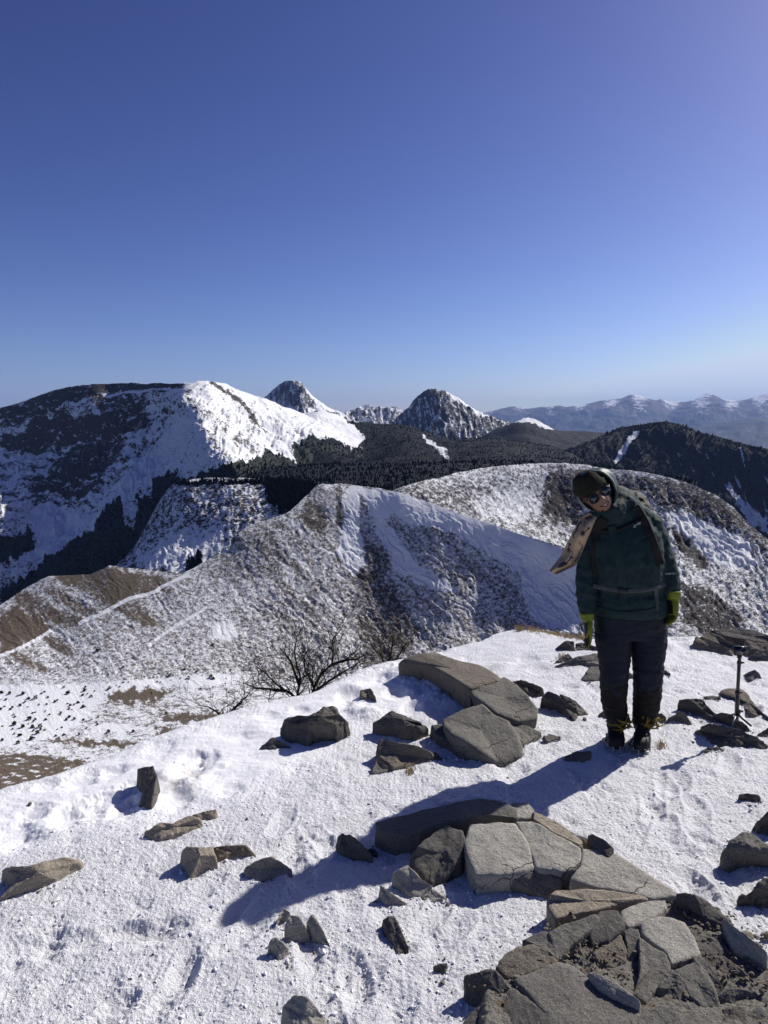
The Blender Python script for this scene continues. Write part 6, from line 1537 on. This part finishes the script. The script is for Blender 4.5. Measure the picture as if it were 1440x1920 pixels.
shrub("largest bare leafless shrub with twisting dark stems rising above the snow edge",
      [[(578, 1320), (586, 1300), (592, 1282), (604, 1262), (622, 1246), (625, 1222), (624, 1200), (640, 1178)], [(580, 1318), (590, 1295), (583, 1275), (572, 1258), (570, 1230), (580, 1218)],
       [(565, 1320), (558, 1300), (561, 1285), (563, 1268), (556, 1245), (552, 1222), (556, 1200)], [(560, 1316), (545, 1300), (530, 1292), (515, 1280), (498, 1262), (478, 1248)],
       [(575, 1318), (592, 1296), (615, 1278), (640, 1262), (665, 1248), (680, 1236)], [(625, 1246), (645, 1238), (668, 1236), (690, 1225)], [(561, 1285), (545, 1240), (525, 1215)], [(530, 1295), (505, 1292), (480, 1290), (455, 1280)]], 5.6, 3, 4)
shrub("fine-twigged bare shrub showing between the largest shrub and the curved slab", [[(728, 1250), (732, 1235), (734, 1215), (738, 1200), (730, 1185)], [(722, 1250), (716, 1232), (700, 1215), (692, 1200)], [(735, 1250), (750, 1225), (762, 1205)]], 7.5, 5, 4, 1.0)
shrub("low bare shrub poking up left of the largest one, almost lying on the snow edge", [[(425, 1350), (432, 1335), (440, 1325), (452, 1318)], [(420, 1352), (408, 1336), (392, 1326), (372, 1322)], [(430, 1348), (445, 1322), (462, 1306), (470, 1296)]], 5.0, 8, 3, .7)

# ------------------------------------------------------------------ dry grass tufts along the snow edge
M_GRASS = simple_mat("dry_grass", (0.50, 0.38, 0.20), 0.9, 0.1, None, 0, 0.35)
def grass(spots, n, ln, seed, name="dry_grass"):
    rnd = random.Random(seed); V, Fq = [], []
    for _ in range(n):
        x0, y0, sx_, sy_ = rnd.choice(spots); p = on_base(rnd.gauss(x0, sx_), rnd.gauss(y0, sy_)); x, y = p[0], p[1]; z = float(gz(x, y)[0])
        h = ln * rnd.uniform(.5, 1.2); a_ = rnd.gauss(2.6, .9); lean = rnd.uniform(.3, 1.1) * h; w = .0022
        bx_, by_ = math.cos(a_) * lean, math.sin(a_) * lean * .6; b_ = len(V)
        for k, f in enumerate((0, .4, .75, 1)):
            V += [(x + bx_ * f * f - w * (1 - f), y + by_ * f * f, z + h * (f - .25 * f * f)), (x + bx_ * f * f + w * (1 - f), y + by_ * f * f, z + h * (f - .25 * f * f))]
        for k in range(3): Fq.append((b_ + 2 * k, b_ + 2 * k + 1, b_ + 2 * k + 3, b_ + 2 * k + 2))
    o = link(name, mesh_np(name, V, Fq), M_GRASS); tag(o, "dry straw-coloured grass on the snow edge and between rocks", "grass", kind="stuff")
grass([(1000, 1183, 9, 1.5), (1035, 1187, 12, 2), (1040, 1186, 8, 2), (1068, 1193, 8, 2), (1092, 1197, 6, 2), (975, 1183, 4, 1)], 620, .07, 4)
grass([(1340, 1188, 12, 3), (1400, 1205, 10, 3), (1385, 1192, 14, 2), (1055, 1235, 5, 3), (1240, 1400, 4, 3), (1058, 1636, 6, 5), (1300, 1700, 8, 6), (770, 1447, 4, 3), (1112, 1590, 4, 4)], 500, .05, 5, "dry_grass")

# ------------------------------------------------------------------ dwarf pines on the basin floor
Vf = VA[0]; PXf, PYf = VA[2], VA[3]
M_PINE = simple_mat("dwarf_pine_needles", (0.022, 0.032, 0.016), 0.9, 0.1, 1.5, 0.1, 0.5)
def pine_mesh(seed):
    rnd = random.Random(seed); bm = bmesh.new()
    for k in range(42):
        a_ = rnd.uniform(0, 6.28); f = rnd.random(); r = (1.0 - .72 * f) * rnd.uniform(.35, 1.0) * .75; z = .12 + 1.35 * f
        c = Vector((r * math.cos(a_), r * math.sin(a_) * .9, z)); s = rnd.uniform(.16, .34)
        q = [bm.verts.new(c + Vector((rnd.gauss(0, s), rnd.gauss(0, s), rnd.gauss(0, s * .6)))) for _ in range(3)] + [bm.verts.new(c + Vector((0, 0, s * 1.4)))]
        for t_ in ((0, 1, 3), (1, 2, 3), (2, 0, 3), (0, 2, 1)): bm.faces.new([q[i] for i in t_])
    me = bpy.data.meshes.new("crown"); bm.to_mesh(me); bm.free(); me.materials.append(M_PINE); return me
protos = [pine_mesh(k) for k in range(5)]
rnd = random.Random(12); spots = []
for a_, b_ in ((4, 1300), (12, 1312), (18, 1300), (2, 1332), (24, 1340), (44, 1302), (36, 1322), (46, 1318), (52, 1310), (64, 1308), (76, 1300), (84, 1296), (88, 1322), (102, 1318), (120, 1291), (126, 1300), (158, 1290), (160, 1294), (155, 1304), (172, 1308),
               (145, 1318), (132, 1324), (140, 1320), (156, 1326), (112, 1338), (130, 1345), (138, 1348), (54, 1350), (84, 1348), (76, 1362), (60, 1364), (4, 1362), (26, 1358), (22, 1368), (42, 1362), (38, 1380), (106, 1380), (146, 1378), (120, 1376), (206, 1292),
               (204, 1294), (34, 1392), (2, 1388), (60, 1386), (72, 1376), (248, 1372), (205, 1375), (312, 1338), (325, 1268), (318, 1270), (366, 1262), (364, 1258), (396, 1270), (400, 1274), (352, 1272), (346, 1255), (470, 1212), (398, 1210), (182, 1222), (230, 1252)):
    spots.append((a_ + rnd.gauss(0, 1), b_ + rnd.gauss(0, 1), rnd.uniform(.5, 1.2)))
for _ in range(46): spots.append((rnd.uniform(-20, 190), rnd.triangular(1290, 1400, 1340), rnd.uniform(.35, .7)))
for _ in range(24): spots.append((rnd.uniform(200, 440), rnd.uniform(1255, 1300), rnd.uniform(.3, .6)))
sel = (PYf > 1190) & (PYf < 1420) & (PXf > -40) & (PXf < 520); PF = Vf[14:][sel[14:]] if sel.shape[0] == Vf.shape[0] else Vf[sel]
PPx, PPy = pix(PF)
first = {}
for k, (a_, b_, s) in enumerate(spots):
    i = int(np.argmin((PPx - a_) ** 2 + (PPy - b_) ** 2)); p = PF[i]
    o = bpy.data.objects.new("dwarf_pine", protos[k % 5]); COL.objects.link(o)
    o.location = (p[0], p[1], p[2] - .1); o.rotation_euler = (rnd.gauss(0, .15), rnd.gauss(0, .15), rnd.uniform(0, 6.28)); o.scale = (s * 1.35, s * 1.2, s * .85)
    tag(o, "small dark dwarf pine scattered on the snowy basin floor", "dwarf pine", "dwarf pines on the basin floor")
